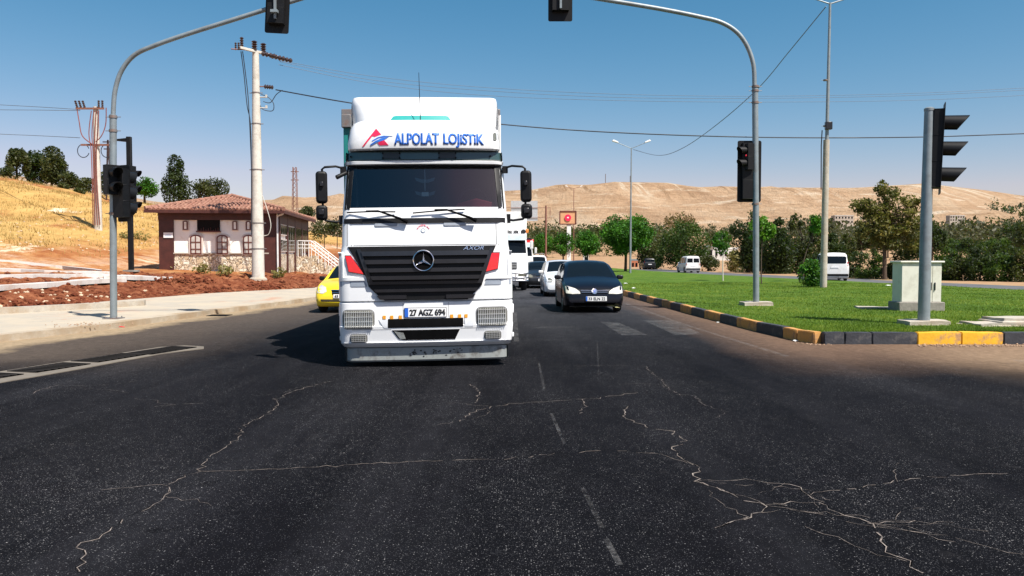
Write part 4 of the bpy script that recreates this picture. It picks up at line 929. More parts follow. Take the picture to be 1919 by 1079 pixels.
BVAN = dict(L=5.1, W=1.92, top=[(0, .6), (.06, .8), (.2, .92), (.6, 1.05), (.95, 1.15), (1.05, 1.22), (1.8, 1.82), (2.1, 1.92), (2.6, 1.95), (4.8, 1.93), (4.98, 1.85), (5.1, 1.1)],
            belt=[(0, .5), (.06, .68), (.2, .8), (.6, .95), (1.0, 1.1), (5.0, 1.15), (5.1, .8)], plan=[(0, .86), (.08, .93), (.25, .98), (.6, 1), (4.8, 1), (5.0, .98), (5.1, .94)],
            ws=[1.05, 1.9], rwin=[5.0, 5.01], glass=[(1.5, 2.4), (2.5, 3.6), (3.7, 4.8)], ax=(.9, 3.95), tum=.18, rw=.34)
SUV = dict(HATCH, L=4.3, top=[(0, .6), (.06, .78), (.2, .9), (.6, 1.0), (1.1, 1.08), (1.2, 1.12), (1.8, 1.5), (2.1, 1.62), (2.6, 1.68), (3.9, 1.64), (4.1, 1.5), (4.22, 1.1), (4.3, .9)], plan=[(0, .84), (.08, .92), (.25, .975), (.6, 1), (3.8, 1), (4.15, .97), (4.3, .92)],
           belt=[(0, .5), (.06, .66), (.2, .78), (.6, .92), (1.1, 1.02), (4.1, 1.08), (4.3, .7)], ws=[1.2, 1.95], rwin=[4.12, 4.2], glass=[(1.5, 2.35), (2.43, 3.2), (3.3, 3.9)], ax=(.85, 3.5), rw=.35, tum=.25)
# dark hatchback, nearest
ps = at(1112, 579); G, gb = car('hatchback', 'black hatchback with pale headlights and round badge waiting beside the grass island', 'car', (2.36, 22.7, 0), R(.8), HATCH, navy_pt)
gx = lambda px: (px - 1111.5) / 62.9; gz = lambda py: 1.55 + (485 - py) / 62.9
for P in ([(1059.5, 534.5), (1064, 534), (1077, 538), (1085, 543.5), (1086, 547.5), (1071, 548), (1060.5, 546.5)],):
    for s in (1, -1):
        pl = [(s * gx(a_), gz(b_)) for a_, b_ in P]; hl = decal('headlight', gb, [pl], lens_clear, G, .004, .012, step=.08)
        decal('indicator', gb, [[(s * gx(1076), gz(546)), (s * gx(1083), gz(546.5)), (s * gx(1082), gz(544)), (s * gx(1076), gz(541))]], guard, hl, .018, .003)
decal('grille', gb, [[(-.40, gz(539)), (.40, gz(539)), (.36, gz(547)), (-.36, gz(547))]], black_matt, G, .003, .004)
decals('grille_bar', gb, [[(-.39, gz(541)), (.39, gz(541)), (.385, gz(541.8)), (-.385, gz(541.8))], [(-.375, gz(544.2)), (.375, gz(544.2)), (.37, gz(545)), (-.37, gz(545))]], chrome, G, .008, .008)
decal('badge', gb, [circ(0, gz(543), .078, 20)], chrome, G, .02, .012)
decal('badge_mark', gb, [[(-.045, gz(543) + .05), (-.03, gz(543) + .05), (0, gz(543) - .01), (.03, gz(543) + .05), (.045, gz(543) + .05), (.005, gz(543) - .035), (-.005, gz(543) - .035)]], plate_b, G, .033, .002)
pt = decal('number_plate', gb, [rrect(gx(1114.5), gz(556.4), .60, .13, .01)], plate_w, G, .03, .008)
decal('plate_band', gb, [rrect(gx(1114.5) - .275, gz(556.4), .045, .128, .003)], plate_b, pt, .04, .002); text('plate_lettering', '33 ELN 22', gb, gx(1115.5), gz(556.4), .48, .085, black_ink, pt, .041, .02)
decal('bumper_intake', gb, [[(-.62, gz(563)), (.62, gz(563)), (.56, gz(569)), (-.56, gz(569))], ], black_matt, G, .003, .003)
decal('bumper_lip', gb, [[(-.72, gz(570)), (.72, gz(570)), (.70, gz(571)), (-.70, gz(571))]], M('lip_grey', (.2, .2, .2), .4), G, .006, .01)
decal('bumper_grass', gb, [[(.34, gz(568)), (.52, gz(568)), (.74, gz(573)), (.6, gz(572.5)), (.48, gz(570.5))]], M('straw', (.28, .26, .12), .8), G, .01, .02)
# yellow taxi, mostly behind the truck
d = 22.6; xw = (585 - 960) / F * d + .845; T2, tb = car('taxi', 'yellow saloon taxi half hidden behind the truck on the left', 'taxi', (xw + .02, d, 0), R(.5), dict(SEDAN, mirmat=black_pl), yellow_pt)
for s in (-1, 1):
    decal('headlight', tb, [[(s * .80, .76), (s * .70, .80), (s * .52, .74), (s * .46, .62), (s * .56, .56), (s * .74, .585), (s * .80, .64)]], lens_clear, T2, .004, .01, step=.08)
decal('bumper_trim', tb, [[(-.76, .34), (.76, .34), (.74, .40), (-.74, .40)]], M('dark_trim', (.05, .04, .02), .6), T2, .004, .006)
decal('grille', tb, [[(-.33, .66), (.33, .66), (.26, .42), (-.26, .42)]], black_matt, T2, .004, .006)
decals('grille_bar', tb, [[(-.34, .675), (.34, .675), (.33, .65), (-.33, .65)], [(-.31, .60), (.31, .60), (.305, .59), (-.305, .59)]], chrome, T2, .010, .008)
pt = decal('number_plate', tb, [rrect(0, .49, .52, .11, .01)], plate_w, T2, .012, .008); text('plate_lettering', '63 T 1077', tb, 0, .49, .44, .075, black_ink, pt, .023, .02)
decal('roof_lettering_strip', tb, [[(-.5, 1.305), (.5, 1.305), (.5, 1.335), (-.5, 1.335)]], litter_w, T2, .003, .002)
rs = MB(); rs.prism([(-.2, 0), (.2, 0), (.16, .13), (-.16, .13)], 'y', -.06, .06); rs.build('roof_sign', yellow_pt, T2, bevel=.02, loc=(0, 2.5, 1.40))
# white car behind the hatchback
W3, wb = car('hatchback', 'white hatchback queueing directly behind the black hatchback', 'car', (2.17, 32.3, 0), R(.7), dict(HATCH, W=1.72, mirmat=white_old), silver_pt)
for s in (-1, 1): decal('headlight', wb, [[(s * .80, .76), (s * .62, .78), (s * .50, .70), (s * .55, .60), (s * .80, .62)]], lens_grey, W3, .004, .01, step=.1)
decal('grille', wb, [rrect(0, .62, .7, .12, .03)], black_matt, W3, .004, .004)
# black saloon in the middle lane
B4, b4 = car('saloon_car', 'black saloon between the second truck and the white hatchback', 'car', (1.58, 41.5, 0), R(.8), dict(SEDAN, W=1.78), dark_pt)
for s in (-1, 1): decal('headlight', b4, [[(s * .80, .72), (s * .6, .74), (s * .48, .66), (s * .52, .58), (s * .80, .60)]], lens_grey, B4, .004, .01, step=.1)
decal('grille', b4, [rrect(0, .64, .62, .14, .03)], black_matt, B4, .004, .004); decals('grille_bar', b4, [rrect(0, .71, .64, .015, .003), rrect(0, .58, .6, .015, .003)], chrome, B4, .008, .006)
pt = decal('number_plate', b4, [rrect(.05, .45, .52, .12, .01)], plate_w, B4, .012, .008); text('plate_lettering', '27 BR 840', b4, .05, .45, .44, .08, black_ink, pt, .023, .02)
# white van with roof bars further back
V5, b5 = car('van', 'white van with roof bars and red cloth behind the black saloon', 'van', (1.95, 60, 0), R(.8), VAN, white_old)
decal('dash_cloth', b5, [[(-.2, 1.12), (.35, 1.12), (.3, 1.24), (-.1, 1.22)]], red_cloth, V5, .004, .004); decal('grille', b5, [rrect(0, .7, .8, .12, .03)], black_matt, V5, .004, .004)
mb = MB()
for y_ in (2.3, 3.3): mb.tube([(-.6, y_, 1.80), (-.6, y_, 1.96), (.6, y_, 1.96), (.6, y_, 1.80)], .03, 6)
mb.build('roof_rack', steel_dark, V5)
# second truck
def truck2(name, label, loc, rz, ht, paint, box=True):
    T = thing(name, label, 'truck', loc, rz)
    cl2 = [(.45, 1.18, .06, .14, 1.7, .05), (.5, 1.22, .0, .16, 1.7, .05), (.9, 1.22, .0, .16, 1.7, .05), (1.3, 1.2, .0, .16, 1.7, .05), (ht - .95, 1.18, .05, .15, 1.7, .06), (ht - .3, 1.13, .25, .13, 1.7, .07), (ht - .05, 1.12, .34, .15, 1.7, .07), (ht, 1.05, .42, .15, 1.7, .07)]
    mb, ex = loft(cl2, lambda i, j, a_, b__: i == 4 and 6 <= j <= 21); c_ = mb.build('cab', paint, T, smooth=35); w_ = ex.build('windscreen', carglass, T, smooth=60)
    b2 = bmesh.new(); b2.from_mesh(w_.data); bmesh.ops.delete(b2, geom=[v for v in b2.verts if not v.link_faces], context='VERTS'); b2.to_mesh(w_.data); b2.free()
    f2, _ = loft(cl2); t_ = f2.build('tmp', paint); bv = bvh_of(t_); bpy.data.objects.remove(t_)
    g2 = decal('grille', bv, [rrect(0, 1.22, 1.3, .36, .04)], black_matt, T, .003, .004)
    decals('grille_slat', bv, [rrect(0, z_, 1.26, .03, .01) for z_ in (1.12, 1.2, 1.28, 1.36)], guard, g2, .008, .015)
    for s in (-1, 1):
        decal('headlight', bv, [rrect(s * .93, .78, .4, .22, .05)], lens_grey, T, .004, .01); decal('fog_lamp', bv, [rrect(s * .95, .56, .3, .08, .03)], lens_clear, T, .004, .01)
        mm = MB(); mm.prism(rrect(0, 0, .16, .42, .05), 'y', -.06, .06); mm.build('mirror', white_old, T, bevel=.03, loc=(s * 1.38, .35, ht - .55)); mm = MB(); mm.tube([(s * 1.1, .45, ht - .3), (s * 1.38, .35, ht - .3)], .02, 6); mm.build('mirror_arm', black_pl, T)
    bb2 = MB()
    for z_, r_ in ((.86, .035), (.66, .03), (.5, .04)): bb2.tube([(-1.2, .15, z_), (-1.12, -.10, z_), (1.12, -.10, z_), (1.2, .15, z_)], r_, 8)
    for x_ in (-.6, -.2, .2, .6): bb2.tube([(x_, -.10, .48), (x_, -.10, .88)], .025, 6)
    bb2.build('bull_bar', chrome, T, smooth=50)
    vz_ = MB(); vz_.prism([(.05, ht - .32), (.12, ht - .08), (.3, ht - .02), (.3, ht - .1)], 'x', -1.1, 1.1); vz_.build('sun_visor', M('pale_blue_visor', (.5, .58, .66), .4), T)
    for s in (-1, 1): wheel_parts(T, s * 1.02, 1.1, .48, .28, s, alloy, True); wheel_parts(T, s * 1.02, 5.6, .48, .3, s, alloy, True)
    MB().box((0, 4, .8), (1.0, 7, .3)).build('chassis', black_matt, T)
    return T, bv
T6, b6 = truck2('lorry', 'older white lorry with chrome bull bar, second in the line behind the big truck', (-.42, 38.6, 0), R(.8), 2.78, white_paint)
MB().box((0, 5.6, 2.5), (2.4, 7.2, 2.9)).build('cargo_box', white_old, T6, bevel=.03)
rb = MB(); rb.box((0, .9, 2.86), (2.1, .12, .26)); o = rb.build('roof_board', plate_w, T6, bevel=.02)
text('board_lettering', 'BUR F', None, .60, 2.86, .85, .2, black_ink, o, .005, .05, yfall=.84)
rb = MB(); rb.prism(circ(1.0, 2.9, .11, 16), 'y', .80, .9); rb.build('roof_lamp', dark_pt, T6); rb = MB(); rb.box((1.18, .9, 2.93), (.14, .1, .2)); rb.build('beacon', M('orange_lamp', (.85, .25, .05), .4), T6, bevel=.03)
T7, b7 = truck2('lorry', 'white lorry with a red roof board barely visible behind the older white lorry', (.30, 56, 0), R(.8), 2.7, white_old)
MB().box((.9, .7, 2.82), (.7, .3, .22)).build('roof_board', red_lens, T7, bevel=.03)
MB().box((0, 5.6, 2.1), (2.3, 7, 2.0)).build('cargo_box', dark_pt, T7)
# opposite carriageway, seen from behind
def rear(T, bv, W, zp, lamp, plate=True, split=False, zw=(1.1, 1.6), mat=carglass, L=0):
    hw = W / 2
    if split: decals('rear_door_window', bv, [[(-hw * .80, zw[0]), (-.05, zw[0]), (-.05, zw[1]), (-hw * .76, zw[1])], [(.05, zw[0]), (hw * .80, zw[0]), (hw * .76, zw[1]), (.05, zw[1])]], mat, T, .006, .003, side=1)
    else: decal('rear_door_window', bv, [rrect(0, (zw[0] + zw[1]) / 2, W * .78, zw[1] - zw[0], .08)], mat, T, .006, .003, side=1)
    for s in (-1, 1): decal('tail_lamp', bv, [rrect(s * hw * .90, lamp, .10, .26, .03)], M('tail_red', (.4, .02, .02), .3), T, .006, .006, side=1)
    decal('number_plate', bv, [rrect(0, zp, .52, .11, .01)], plate_w, T, .01, .006, side=1)
    decal('rear_bumper', bv, [rrect(0, .42, W * .93, .16, .05)], black_pl, T, .006, .02, side=1)
def opposite(px, y, spec, paint, name, label, cat, dx=0, rzz=None):
    x = (px - 959.5) * y / F; i = min(range(len(op)), key=lambda k: abs(op[k][1] - y)); dvec = Vector((op[min(39, i + 1)][0] - op[i - 1][0], op[min(39, i + 1)][1] - op[i - 1][1])); ang = math.atan2(dvec.y, dvec.x) - R(90)
    if rzz is not None: ang = rzz
    # local +Y is the rear of the car: turn it round so the rear faces us
    T, bv = car(name, label, cat, (0, 0, .012), ang + math.pi, spec, paint)
    L = spec['L']; T.location = (x + -math.sin(ang) * L, y + math.cos(ang) * L, .012); return T, bv
T8, b8 = opposite(1564, 55, BVAN, white_old, 'van', 'large white passenger van driving away behind the tall grey lamp post', 'van', rzz=R(-15)); rear(T8, b8, 1.92, .95, 1.2, zw=(1.22, 1.72))
T9, b9 = opposite(1299, 88, VAN, white_old, 'van', 'small white van driving away past the thin sapling', 'van'); rear(T9, b9, 1.70, .8, .95, split=True, zw=(1.15, 1.6))
T10, b10 = opposite(1218, 116, SUV, dark_pt, 'suv', 'dark people carrier driving away far down the opposite road', 'suv'); rear(T10, b10, 1.76, .75, 1.1, zw=(1.12, 1.48))
# ============================================================ street furniture
def bez(pts, k=6):
    P = [Vector(p) for p in pts]; out = []
    for i in range(len(P) - 1):
        p0 = P[max(0, i - 1)]; p1 = P[i]; p2 = P[i + 1]; p3 = P[min(len(P) - 1, i + 2)]
        for j in range(k):
            t = j / k; out.append(.5 * ((2 * p1) + (p2 - p0) * t + (2 * p0 - 5 * p1 + 4 * p2 - p3) * t * t + (3 * p1 - p0 - 3 * p2 + p3) * t ** 3))
    return out + [P[-1]]
def visor(r, L, cut=.55):
    """hood: open tube along -Y (lens faces -Y), longer on top"""
    mb = MB(); n = 18
    for rr_ in (r, r - .012):
        for j in range(n + 1):
            a = R(-52 + 284 * j / n); mb.v.append((rr_ * math.cos(a), 0, rr_ * math.sin(a)))
        for j in range(n + 1):
            a = R(-52 + 284 * j / n); s = (math.sin(a) + .79) / 1.79; mb.v.append((rr_ * 1.03 * math.cos(a), -L * (.55 + .45 * s), rr_ * math.sin(a) - .01))
    m_ = n + 1
    for j in range(n):
        mb.f += [(j, j + 1, m_ + j + 1, m_ + j), (2 * m_ + j, 3 * m_ + j, 3 * m_ + j + 1, 2 * m_ + j + 1), (m_ + j, m_ + j + 1, 3 * m_ + j + 1, 3 * m_ + j)]
    return mb
def head(parent, loc, ang, n, r, L, plate=None, lit=None, spacing=None, name='signal_head', tilt=0):
    """signal head whose lenses face local -Y; ang turns it"""
    H = bpy.data.objects.new(name, None); col.objects.link(H); H.parent = parent; H.location = loc; H.rotation_euler = (tilt, 0, ang)
    sp_ = spacing or 2.35 * r; hh = sp_ * n
    b_ = MB(); b_.box((0, .10, 0), (2.5 * r, .20, hh)); 
    for k in range(n + 1): b_.box((0, .10, (k - n / 2) * sp_), (2.56 * r, .205, .012))
    b_.build('housing', black_pl, H, bevel=.015)
    if plate:
        w_, h_ = plate; p_ = MB(); p_.prism(rrect(0, 0, w_, h_, .05), 'y', .0, .012); p_.build('backing_board', black_pl, H)
    for k in range(n):
        z = (n / 2 - .5 - k) * sp_
        v = visor(r, L).build('visor', black_pl, H, smooth=50, loc=(0, 0, z), fix=False)
        ln = MB(); ln.lathe([(r * .95, 0), (r * .7, .02), (.001, .03)], 20, Matrix.Rotation(R(90), 3, 'X')); ln.build('lens', red_led if lit == k else M('dark_lens', (.03, .02, .02), .2) if k == 0 and False else black_slat, H, smooth=60, loc=(0, -.002, z))
    return H
def clamp(parent, p, r):
    c = MB(); c.lathe([(r + .012, -.03), (r + .012, .03)], 14, None)
    for s in (-1, 1): c.tube([(s * (r + .01), 0, 0), (s * (r + .10), 0, 0)], .010, 6)
    return c.build('clamp', steel_dark, parent, loc=p, smooth=50)
# A: left arched mast
bp = at(213, 597, .13); dA = bp.y
A = thing('signal_mast', 'tall grey curved signal mast on the left pavement', 'traffic light', bp)
rel = lambda px, py, d, o: atd(px, py, d) - o
low = [Vector((0, 0, 0)), rel(212, 400, dA, bp), rel(212, 215, dA, bp)]
MB().tube(low, .078, 16).build('pole', steel, A, smooth=50)
arc = bez([rel(212, 240, dA, bp), rel(212.5, 205, dA, bp), rel(216, 168, dA, bp), rel(228, 132, dA, bp), rel(252, 103, dA, bp), rel(290, 85, dA, bp), rel(350, 64, dA, bp), rel(430, 39, dA, bp), rel(500, 17, dA, bp), rel(545, 3, dA, bp), rel(600, -14, dA, bp)])
MB().tube(arc, .053, 14).build('arm', steel, A, smooth=60)
bf = MB(); bf.box((0, 0, .012), (.36, .36, .024)); 
for sx in (-1, 1):
    for sy_ in (-1, 1): bf.tube([(sx * .13, sy_ * .13, .02), (sx * .13, sy_ * .13, .06)], .014, 6)
bf.build('base_plate', steel_dark, A)
for py in (219, 245, 400): clamp(A, rel(212, py, dA, bp), .08)
o_ = rel(522, 5, dA, bp); hd = head(A, (o_.x, o_.y - .05, o_.z), math.pi, 3, .15, .28, (.56, 1.45)); hd.rotation_euler = (0, R(-3), math.pi)
br_ = MB(); br_.box((0, -.04, 0), (.05, .06, .9)); br_.box((0, -.1, .3), (.16, .12, .06)); br_.box((0, -.1, -.3), (.16, .12, .06)); q_ = br_.build('bracket', steel, A); q_.location = (o_.x, o_.y - .24, o_.z)
o_ = rel(229, 362, dA, bp); hd = head(A, (o_.x + .02, o_.y + .05, o_.z), R(155), 3, .16, .30, (.42, 1.34))
o_ = rel(221, 338, dA, bp); head(A, (o_.x, o_.y - .22, o_.z), R(52), 2, .115, .30, None, None, .34)
br_ = MB(); br_.tube([(0, 0, o_.z + .25), (o_.x, -.15, o_.z + .25)], .02, 6); br_.tube([(0, 0, o_.z - .3), (o_.x, -.15, o_.z - .3)], .02, 6); br_.build('bracket', steel_dark, A)
# B: black post further back
pB = atd(246, 506, 34); pB.z = hhill(pB.x, pB.y) - .05
B = thing('signal_post', 'black signal post with three hoods standing behind the left grey mast', 'traffic light', pB)
topB = atd(245, 256, 34).z - pB.z
mb = MB(); mb.box((0, 0, topB / 2), (.20, .16, topB)); mb.build('pole', black_pl, B, bevel=.02)
mb = MB(); mb.prism([(-.7, topB - .16), (-.1, topB - .22), (-.1, topB - .06), (-.7, topB - .12)], 'y', -.05, .05); mb.build('arm', black_pl, B)
MB().box((0, 0, .04), (.5, .5, .08)).build('base_plate', conc_dark, B)
zc = atd(245, 355, 34).z - pB.z; head(B, (.20, -.05, zc), R(80), 3, .14, .34, None, None, .66)
# C: right arched mast on the grass
bp = at(1417, 571, .2); dC = bp.y
C = thing('signal_mast', 'tall grey curved signal mast in the grass with large black backing board', 'traffic light', bp)
MB().tube([Vector((0, 0, 0)), rel(1416.5, 400, dC, bp), rel(1415, 165, dC, bp)], .088, 16).build('pole', steel, C, smooth=50)
arc = bez([rel(1415, 190, dC, bp), rel(1414, 160, dC, bp), rel(1412, 122, dC, bp), rel(1401, 88, dC, bp), rel(1382, 61, dC, bp), rel(1352, 42, dC, bp), rel(1310, 31, dC, bp), rel(1240, 17, dC, bp), rel(1150, 2, dC, bp), rel(1050, -14, dC, bp), rel(1000, -22, dC, bp)])
MB().tube(arc, .064, 14).build('arm', steel, C, smooth=60)
for py in (162, 170, 192, 382): clamp(C, rel(1415.5, py, dC, bp), .09)
o_ = rel(1050, -22, dC, bp); head(C, (o_.x, o_.y, o_.z), math.pi, 3, .19, .3, (.70, 1.9)); br_ = MB(); br_.box((0, 0, 0), (.06, .06, 1.3)); br_.build('bracket', steel, C, loc=(o_.x, o_.y - .26, o_.z))
o_ = rel(1407, 320, dC, bp); head(C, (o_.x, o_.y + .16, o_.z), math.pi, 3, .19, .3, (.70, 1.80), None, .54)
o_ = rel(1396, 294, dC, bp); h2_ = head(C, (o_.x, o_.y - .05, o_.z), R(-70), 2, .105, .27, None, None, .37)
rl = MB(); rl.lathe([(.026, 0), (.02, .01), (.001, .015)], 12, Matrix.Rotation(R(90), 3, 'X')); rl.build('lit_lamp', red_led, h2_, loc=(.07, -.03, .03))
br_ = MB(); br_.tube([(0, 0, o_.z + .36), (o_.x + .1, 0, o_.z + .36)], .02, 6); br_.tube([(0, 0, o_.z - .36), (o_.x + .1, 0, o_.z - .36)], .02, 6); br_.build('bracket', steel_dark, C)
def footing(parent, w_, d_, h_, z0=-.08, name='footing'):
    bm = bmesh.new(); bmesh.ops.create_cube(bm, size=1); bmesh.ops.subdivide_edges(bm, edges=bm.edges[:], cuts=3, use_grid_fill=True)
    for v in bm.verts:
        t = 1 + (.10 if v.co.z < 0 else 0); v.co = Vector((v.co.x * w_ * t, v.co.y * d_ * t, (v.co.z + .5) * h_ + z0)); v.co += noise.noise_vector(v.co * 3 + Vector((w_ * 9, 0, 0))) * .03
    me = bpy.data.meshes.new(name); bm.to_mesh(me); bm.free(); me.materials.append(concrete); me.shade_smooth(); me.set_sharp_from_angle(angle=R(40)); o = bpy.data.objects.new(name, me); col.objects.link(o); o.parent = parent; return o
footing(C, .85, .6, .17)
# D: right near post
bp = at(1731, 606, .21); dD = bp.y
D = thing('signal_post', 'stout grey signal post at the right with three large black hoods in profile', 'traffic light', bp)
zt = atd(1743, 205, dD).z - bp.z
MB().tube([(0, 0, 0), (.01, 0, zt * .5), (.03, 0, zt)], [.118, .112, .092], 20).build('pole', steel, D, smooth=50)
MB().lathe([(.10, 0), (.10, .05), (.06, .075), (.001, .08)], 18).build('cap', steel, D, loc=(.03, 0, zt - .03), smooth=50)
o_ = rel(1766, 279, dD, bp); h3 = head(D, (o_.x, o_.y, o_.z), R(66), 3, .155, .46, (.46, 1.86), None, .53); h3.rotation_euler = (R(2), 0, R(66))
for py in (217, 352):
    q_ = rel(1745, py, dD, bp); mb = MB(); mb.tube([(.02, 0, q_.z), (q_.x + .15, 0, q_.z)], .022, 8); mb.lathe([(.108, -.035), (.108, .035)], 16, Matrix.Identity(3)); mb.v = [v if i < 16 else v for i, v in enumerate(mb.v)]; mb.build('bracket', black_pl, D, smooth=50) if False else MB().tube([(.02, 0, q_.z), (q_.x + .15, 0, q_.z)], .022, 8).build('bracket', black_pl, D)
footing(D, .86, .55, .15)
# E and others: lamp posts
def lamp_head(mb_, base, dirx, L, rise):
    q = base + Vector((dirx * L, 0, rise)); return q
def lamp_post(label, base, H_, r0, r1, arm, rise, mat=steel, headmat=litter_w, lean=0, group=None, sleeve=None):
    T = thing('street_lamp', label, 'street lamp', base, 0, group)
    MB().tube([(0, 0, 0), (lean * .4, 0, H_ * .4), (lean, 0, H_)], [r0, (r0 + r1) / 2, r1], 12).build('pole', mat, T, smooth=50)
    if sleeve: MB().tube([(0, 0, 0), (lean * .38, 0, sleeve)], [r0 * 1.25, r0 * 1.1], 12).build('sleeve', concrete, T, smooth=50)
    for s in (-1, 1):
        MB().tube([(lean, 0, H_ - .05), (lean + s * arm * .72, 0, H_ + rise * .72)], r1 * .6, 8).build('arm', mat, T)
        h_ = MB(); h_.prism([(0, 0), (.55, .02), (.62, .10), (.5, .2), (.05, .12)], 'y', -.14, .14); o = h_.build('lamp_head', headmat, T, bevel=.03, loc=(lean + s * arm * .70, 0, H_ + rise * .68)); o.rotation_euler = (0, R(-14), 0 if s > 0 else math.pi)
    return T
bp = at(1543, 539, .22); dE = bp.y
E = lamp_post('tall street lamp with a concrete sleeve on the grass beside the leafy bush', bp, atd(1549, 5, dE).z - bp.z, .125, .055, .9, .22, steel, litter_w, .12, sleeve=atd(1546, 262, dE).z - bp.z)
for py in (150, 236, 355):
    q_ = rel(1547, py, dE, bp); clamp(E, q_, .09)
mb = MB(); q_ = rel(1547, 236, dE, bp); mb.box((q_.x + .1, -.1, q_.z), (.3, .2, .35)); mb.build('junction_box', black_slat, E, bevel=.02)
mb = MB(); mb.tube([(q_.x - .17, -.05, q_.z - .2), (q_.x - .22, -.1, q_.z - .9), (q_.x - .2, -.1, rel(1547, 355, dE, bp).z)], .025, 6); mb.build('feed_cable', black_pl, E)
bp = at(1181, 512, .2); lamp_post('double armed street lamp rising beside the round clipped tree', bp, atd(1183, 277, bp.y).z - bp.z, .11, .05, 1.75, .65, steel, litter_w, .05)
bp = at(1075, 496.5, .2); lamp_post('thin double street lamp in front of the distant pale hill, nearest the red disc sign', bp, atd(1075, 353, bp.y).z - bp.z, .13, .06, 1.9, .5, rust)
# gantry
gb0 = at(1023, 500, .1); gd = gb0.y
GA = thing('sign_gantry', 'steel gantry with grey sign panels seen from behind above the traffic', 'gantry', gb0)
zt = atd(1023, 385, gd).z - gb0.z; MB().tube([(0, 0, 0), (0, 0, zt)], .17, 10).build('pole', rust, GA, smooth=50)
z1, z2 = atd(0, 389, gd).z - gb0.z, atd(0, 408, gd).z - gb0.z; xl = atd(950, 400, gd).x - gb0.x - 3; xr = atd(1031, 400, gd).x - gb0.x
mb = MB()
for z_ in (z1, z2): mb.tube([(xl, 0, z_), (xr, 0, z_)], .045, 6)
mb.tube([(xr, 0, z1), (xr, 0, z2)], .045, 6); mb.build('truss', rust, GA)
for a_, b__ in ((957, 983), (984, 1008)):
    xa, xb = atd(a_, 400, gd).x - gb0.x, atd(b__, 400, gd).x - gb0.x; za, zb_ = atd(0, 376, gd).z - gb0.z, atd(0, 414, gd).z - gb0.z
    mb = MB(); mb.box(((xa + xb) / 2, .12, (za + zb_) / 2), (xb - xa - .1, .06, za - zb_)); mb.build('sign_panel', M('sign_back_grey', (.48, .50, .52), .5, .2), GA)
# board sign with red disc
gb1 = atd(1063, 485, 150); gb1.z = gfar(gb1.x, gb1.y)
BS = thing('billboard', 'square orange framed sign with a red disc on a white post', 'sign', gb1)
f_ = lambda px, py: (atd(px, py, 150).x - gb1.x, atd(px, py, 150).z - gb1.z)
(xa, za), (xb, zb_) = f_(1049, 396), f_(1079, 420)
MB().box((0, 0, (za - 1) / 2), (.75, .5, abs(f_(0, 420)[1]) + .5)).build('post', white_old, BS, loc=(.3, 0, 0))
MB().box(((xa + xb) / 2, -.2, (za + zb_) / 2), (xb - xa - .2, .15, za - zb_ - .2)).build('board', board_orange, BS)
mb = MB(); cx_, cz_ = (xa + xb) / 2, (za + zb_) / 2; ww, hh = xb - xa, za - zb_
for c_, d_ in (((xa, -.25, cz_), (.2, .25, hh)), ((xb, -.25, cz_), (.2, .25, hh)), ((cx_, -.25, za), (ww, .25, .2)), ((cx_, -.25, zb_), (ww, .25, .2))): mb.box(c_, d_)
mb.build('frame', winfr, BS)
MB().prism(circ(cx_, cz_, .62, 24), 'y', -.42, -.28).build('red_disc', red_ink, BS); MB().prism([(cx_ - .2, cz_), (cx_, cz_ + .2), (cx_ + .2, cz_ + .05), (cx_ + .05, cz_ - .15)], 'y', -.46, -.42).build('disc_mark', plate_w, BS)
# cabinet
cbp = at(1724, 583, .2); K = thing('utility_cabinet', 'cream metal utility cabinet on a dark concrete plinth behind the right post', 'cabinet', cbp, R(0))
zz0, hC = .22, atd(1724, 492, cbp.y).z - cbp.z
MB().box((0, .2, .08), (1.18, .62, .32)).build('plinth', conc_dark, K, bevel=.02)
MB().box((0, .2, (zz0 + hC) / 2), (1.04, .48, hC - zz0)).build('shell', cream_box, K, bevel=.01)
mb = MB(); mb.box((0, .2, hC + .02), (1.14, .60, .05)); mb.build('roof', cream_box, K, bevel=.015)
for xa, xb in ((-.505, .275), (.285, .505)):
    MB().box(((xa + xb) / 2, -.048, (zz0 + hC) / 2), (xb - xa, .014, hC - zz0 - .05)).build('door', cream_box, K, bevel=.004)
for x_ in (.24, .34): MB().box((x_, -.068, .60 + zz0 * .2), (.025, .03, .2)).build('handle', black_pl, K, bevel=.006)
# slabs in the lawn
def slab(px, py, w_, d_, h_, label, rz=0, z=.2, n_=1):
    p = at(px, py, z); T = thing('concrete_slab', label, 'slab', (p.x, p.y, zl(p.x, p.y)), rz)
    for k in range(n_):
        o = footing(T, w_ * (1 - .25 * k), d_, h_, -.04 + k * h_, 'slab' if k == 0 else 'upper_slab'); o.location = (.35 * k, .1 * k, 0)
    return T
slab(1641, 578, 1.0, .45, .07, 'flat concrete slab lying in the grass left of the cream cabinet', R(-8)); slab(1885, 609, 1.5, .7, .09, 'stacked concrete cover slabs in the grass at the right edge', R(3), n_=2)

